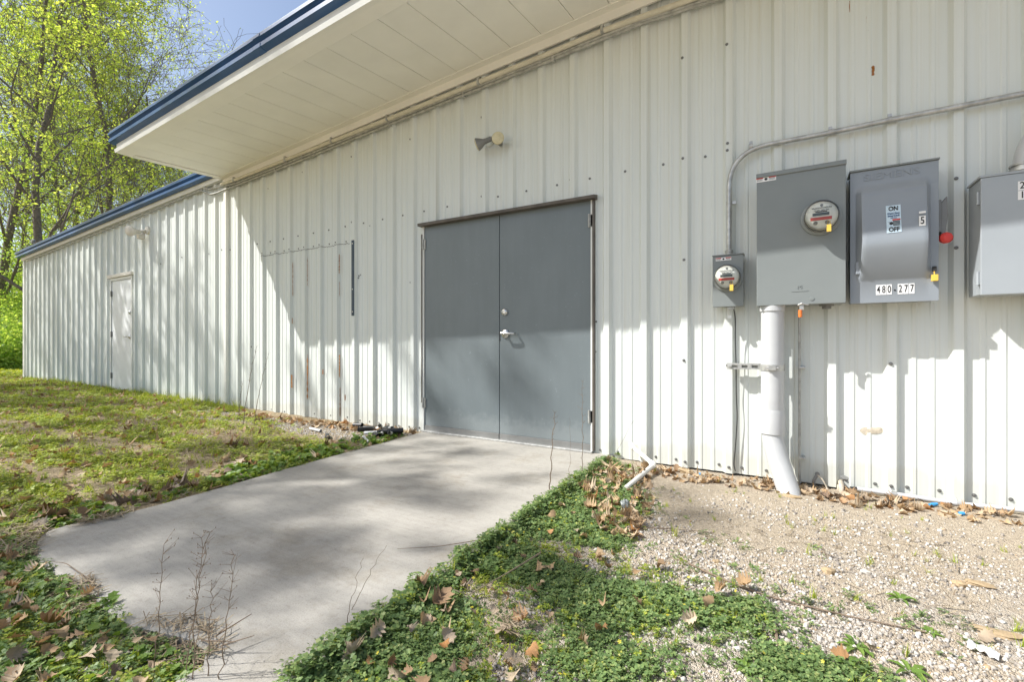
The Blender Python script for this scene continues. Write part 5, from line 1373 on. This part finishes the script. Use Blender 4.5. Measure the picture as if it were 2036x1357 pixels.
def stalks():
    def stalk(px, py, top, lab, lean=(0, 0), r=.0022, tufts=True, grp=None, zb=None, seed=1):
        b = G(px, py, 0); b.z = 0 if inside(SL2, np.array([[b.x, b.y]]))[0] else float(gh(b.x, b.y))
        Zc = (Vector((b.x, b.y + D)).dot(Vector((-SN, CS))))
        h = (py - top[1]) * Zc / FPX; dx = (top[0] - px) * Zc / FPX
        rnd = random.Random(seed); pts = []; n = 14
        for i in range(n + 1):
            t = i / n; s = dx * (t ** 1.3) + rnd.gauss(0, .0025); pts.append(Vector((b.x + CS * s + rnd.gauss(0, .0025), b.y + SN * s + rnd.gauss(0, .002), b.z - .01 + (h + .01) * t)))
        mb = MB(); mb.tube(pts, [r * (1 - .65 * i / n) for i in range(n + 1)], 5)
        if tufts:
            for i in range(2, n + 1):
                for q in range(1 if i < 8 else 4):
                    a = rnd.uniform(0, 6.28); l = rnd.uniform(.006, .016) if i < 8 else rnd.uniform(.008, .034) * (1.15 - abs(i / n - .85)); p = pts[i]; e = p + Vector((math.cos(a), math.sin(a), rnd.uniform(.2, 1.1))) * l
                    mb.tube([p, e], [.0006, .0004], 3, cap=False)
                    if rnd.random() < .6: mb.tube([e - Vector((0, 0, .0025)), e, e + Vector((0, 0, .0025))], [.0003, .0012, .0003], 4, cap=False)
        tag(build('dry_stalk', mb, M['stalk'], None, fix=False), lab, 'weed stalk', grp)
    RS_ = .0017
    S = [(308, 1330, (325, 1065), 'leftmost dry weed stalk standing before the concrete'), (370, 1345, (418, 1040), 'tall leaning dry stalk rising highest in front of the concrete'), (382, 1350, (404, 1070), 'thin dry stalk right beside the tall leaning one'),
         (412, 1345, (423, 1165), 'shortest dry stalk in the group before the concrete'), (440, 1352, (466, 1105), 'rightmost dry stalk of the group before the concrete')]
    for i, (px, py, top, lab) in enumerate(S): stalk(px, py, top, lab, seed=i + 1, r=RS_)
    stalk(1093, 975, (1103, 822), 'dry stalk with a bushy head standing before the grey doors', seed=11, r=.0038)
    stalk(1132, 960, (1133, 830), 'thinnest bare stalk between the two before the right door', seed=12, r=.0012, tufts=False)
    stalk(1158, 950, (1158, 760), 'tall thin bent stalk before the right door edge', seed=13, r=.0026)
    stalk(1205, 945, (1268, 818), 'pale curved stalk leaning toward the wall right of the doors', seed=14, r=.0015, tufts=False)
    stalk(483, 850, (510, 690), 'dry branched stalk against the wall under the canopy end, left one', seed=15, r=.004)
    stalk(505, 848, (533, 705), 'dry branched stalk against the wall under the canopy end, right one', seed=16, r=.004)
    stalk(475, 830, (482, 760), 'short dry weed against the wall by the canopy end', seed=17, r=.004)
    stalk(690, 1240, (722, 1110), 'wispy dry grass stem arching over the concrete edge', seed=18, r=.0012, tufts=False)
    stalk(700, 1215, (770, 1085), 'longest wispy dry grass stem over the concrete edge', seed=19, r=.0012, tufts=False)
    def stick(pts, r, lab, name='twig', mat='stalk', side=0):
        P = []
        for px, py, dz in pts:
            p = G(px, py, 0); z = 0.004 if inside(SL2, np.array([[p.x, p.y]]))[0] else float(gh(p.x, p.y)); P.append(G(px, py, z + dz))
        Q = bent(P, .05, 4); mb = MB(); mb.tube(Q, [r * (1 - .55 * i / (len(Q) - 1)) for i in range(len(Q))], 6)
        rnd = random.Random(len(lab))
        for k in range(side):
            a = rnd.choice(Q); mb.tube([a, a + Vector((rnd.gauss(0, .03), rnd.gauss(0, .03), rnd.uniform(0, .025)))], [r * .4, r * .2], 4)
        tag(build(name, mb, M[mat], None), lab, 'stick')
    stick([(1370, 1122, .01), (1430, 1150, .012), (1520, 1185, .012), (1680, 1225, .01), (1840, 1258, .008)], .0048, 'long thin dark stick lying across the gravel', side=5)
    stick([(1075, 1100, .07), (1010, 1140, .065), (930, 1185, .05)], .004, 'straight straw coloured stalk lying on top of the clover', mat='straw', side=4)
    stick([(945, 1076, .03), (870, 1088, .01), (790, 1092, .012)], .002, 'thin vine creeping from the clover onto the concrete')
    stick([(185, 1158, .01), (130, 1120, .012), (100, 1118, .015)], .002, 'thin curled stem on the near concrete corner')
    stick([(430, 1265, .05), (500, 1222, .07)], .0025, 'dry twig sticking out of the straw mat upward to the right', side=2)
    stick([(400, 1275, .03), (465, 1277, .03)], .0025, 'dry twig lying level in the straw mat')
    stick([(440, 1285, .02), (505, 1265, .05)], .0025, 'forked dry twig over the concrete at the right of the straw', side=3)
    stick([(1540, 1245, .01), (1548, 1290, .01)], .007, 'short thick grey stick in the gravel beside the lower clover')
    stick([(1360, 960, .006), (1400, 948, .012), (1425, 946, .012)], .004, 'short dark twig on the soil near the stone block', side=2)
    stick([(1240, 1050, .01), (1330, 1052, .01), (1420, 1060, .008)], .003, 'thin dark stem on the gravel right of the clover top', side=2)
stalks()

def small_things():
    def rock(px, py, s, lab, seed, flat=.6, mat='tanstone', sq=1.0):
        p = G(px, py, 0); z = float(gh(p.x, p.y)); p = G(px, py, z)
        g = np.random.default_rng(seed); mb = MB(); nu, nv = 10, 6; v = []
        ph = g.uniform(0, 6, 6)
        for j in range(nv + 1):
            for i in range(nu):
                th, fi = 6.283 * i / nu, math.pi * (j / nv); d = Vector((math.sin(fi) * math.cos(th), math.sin(fi) * math.sin(th), math.cos(fi)))
                r = (1 + .22 * math.sin(3 * d.x + ph[0]) * math.cos(2.5 * d.y + ph[1]) + .15 * math.sin(4 * d.z + ph[2] + 3 * d.x)) / max(abs(d.x), abs(d.y), abs(d.z)) ** .55
                v.append((d.x * r * s * sq, d.y * r * s * .8, d.z * r * s * flat + s * flat * .55))
        mb.add(v, [(j * nu + i, j * nu + (i + 1) % nu, (j + 1) * nu + (i + 1) % nu, (j + 1) * nu + i) for j in range(nv) for i in range(nu)])
        o = build('rock', mb, M[mat]); o.location = p; tag(o, lab, 'rock')
    rock(1366, 941, .045, 'tan stone block against the wall foot', 1, .42, sq=1.25)
    rock(1648, 1140, .022, 'brown pebble alone in the white gravel', 2)
    rock(1908, 1165, .02, 'small rust brown stone on the gravel at the right', 3, .5)
    rock(1948, 1164, .028, 'flat brown stone chip beside the small rust brown stone', 4, .25, sq=1.6)
    rock(1985, 1262, .032, 'wide flat tan stone near the right edge of the gravel', 5, .2, sq=1.7)
    rock(1424, 1119, .014, 'little brown pebble left of the middle gravel', 6, .5)
    rock(1575, 990, .03, 'tan stone chip by the foot of the thick pipe', 7, .3, sq=1.5)
    rock(1498, 1173, .016, 'white pebble on the long fallen stick', 8, .7, 'stone')
    rock(1720, 1140, .016, 'dark grey pebble in the middle of the gravel', 9, .5, 'stone')
    # blue caps
    for (px, py, rz, lab, L) in ((1856, 1008, .5, 'blue wire connector on the soil near the wall, the longer one', .045), (1912, 1026, .2, 'blue wire connector farther right on the soil, the shorter one', .026), (1391, 947, 1.0, 'small blue scrap beside the tan stone block', .022)):
        p = G(px, py, float(gh(G(px, py).x, G(px, py).y))); mb = MB(); d = Vector((math.cos(rz), math.sin(rz), .15))
        mb.lathe(p + Vector((0, 0, .011)) - d * L / 2, d, [(0, 0), (0, .009), (L * .35, .0115), (L, .0085), (L, .006), (L * .8, .0055), (L * .8, 0)], 10)
        tag(build('wire_connector', mb, M['bluecap'], None, smooth=True), lab, 'connector', 'blue wire connectors')
    # crumpled wrapper
    p = G(1945, 1297, -.04); mb = MB(); g = np.random.default_rng(4); nx, ny = 7, 4
    for j in range(ny + 1):
        for i in range(nx + 1): mb.v.append((p.x + (i / nx - .5) * .062 + .014 * j / ny, p.y + (j / ny - .5) * .042 - .03 * i / nx, p.z + .012 + abs(g.normal(0, .008))))
    for j in range(ny):
        for i in range(nx): b = j * (nx + 1) + i; mb.f.append((b, b + 1, b + nx + 2, b + nx + 1))
    tag(build('wrapper', mb, M['paper'], None), 'crumpled white paper wrapper on the gravel at the lower right', 'litter')
    p = G(1243, 1003, 0.01); mb = MB()
    for k in range(9):
        for i in range(9):
            th, fi = 6.283 * k / 9, math.pi * i / 8; r = .024 * (1 + .25 * math.sin(5 * th + 3 * fi)); mb.v.append((p.x + r * math.sin(fi) * math.cos(th), p.y + r * math.sin(fi) * math.sin(th), p.z + r * math.cos(fi)))
    mb.f = [(k * 9 + i, k * 9 + i + 1, ((k + 1) % 9) * 9 + i + 1, ((k + 1) % 9) * 9 + i) for k in range(9) for i in range(8)]
    tag(build('plastic_scrap', mb, M['cab'], None), 'balled grey plastic scrap among the dead leaves by the concrete', 'litter')
    # heap of pipe ends at the wall foot, left of the doors
    def piece(px, py, z, d, L, r, mat, lab, cat='pipe piece', name='pipe_piece', curve=0):
        r *= .72; z *= .8
        p = G(px, py, z); d = Vector(d).normalized(); sd = d.cross(Vector((0, 0, 1)))
        pts = [p + d * L * (i / 6 - .5) + sd * curve * ((i / 6 - .5) ** 2) for i in range(7)]
        mb = MB(); mb.tube(pts, r, 12, cap=False); pts2 = list(reversed(pts)); mb.tube(pts2, r * .82, 12, cap=False)
        tag(build(name, mb, M[mat], None, smooth=True), lab, cat, 'pipe ends heaped at the wall foot')
    piece(712, 846, .04, (1, .1, .05), .12, .035, 'black', 'black pipe end lying alone left of the heap at the wall')
    piece(757, 850, .05, (.8, -.6, .3), .26, .028, 'pvc_white', 'white pipe piece leaning across the heap at the wall', curve=.1)
    piece(772, 853, .05, (.9, -.4, .2), .22, .026, 'pvc', 'grey pipe piece on the right of the heap')
    piece(742, 853, .03, (.5, -.8, .1), .22, .036, 'black', 'black hose piece curling at the left of the heap', curve=.5)
    piece(748, 862, .03, (.2, -1, -.05), .20, .038, 'black', 'black hose piece hanging from the front of the heap', curve=-.4)
    piece(766, 857, .06, (1, -.1, .0), .24, .034, 'black', 'black hose piece across the top of the heap', curve=-.5)
    piece(784, 856, .03, (.9, .3, -.1), .20, .034, 'black', 'black hose piece at the right end of the heap', curve=.3)
    piece(760, 862, .03, (.5, -.7, 0), .14, .024, 'pvc_white', 'short white pipe stub at the front of the heap')
    piece(728, 874, .02, (.8, -.5, 0), .30, .016, 'pvc', 'thin grey pipe lying in front of the heap')
    piece(776, 862, .05, (.6, -.8, .25), .16, .026, 'pvc_white', 'white pipe stub tilted at the right front of the heap')
    piece(738, 861, .04, (1, .3, .1), .14, .024, 'pvc', 'grey pipe stub lying across the left front of the heap')
    piece(627, 855, .02, (1, -.15, 0), .22, .020, 'pvc', 'short grey pipe on the gravel strip left of the heap')
    piece(651, 868, .02, (.7, -.5, 0), .12, .030, 'black', 'black pipe end on the gravel strip before the patched wall')
small_things()
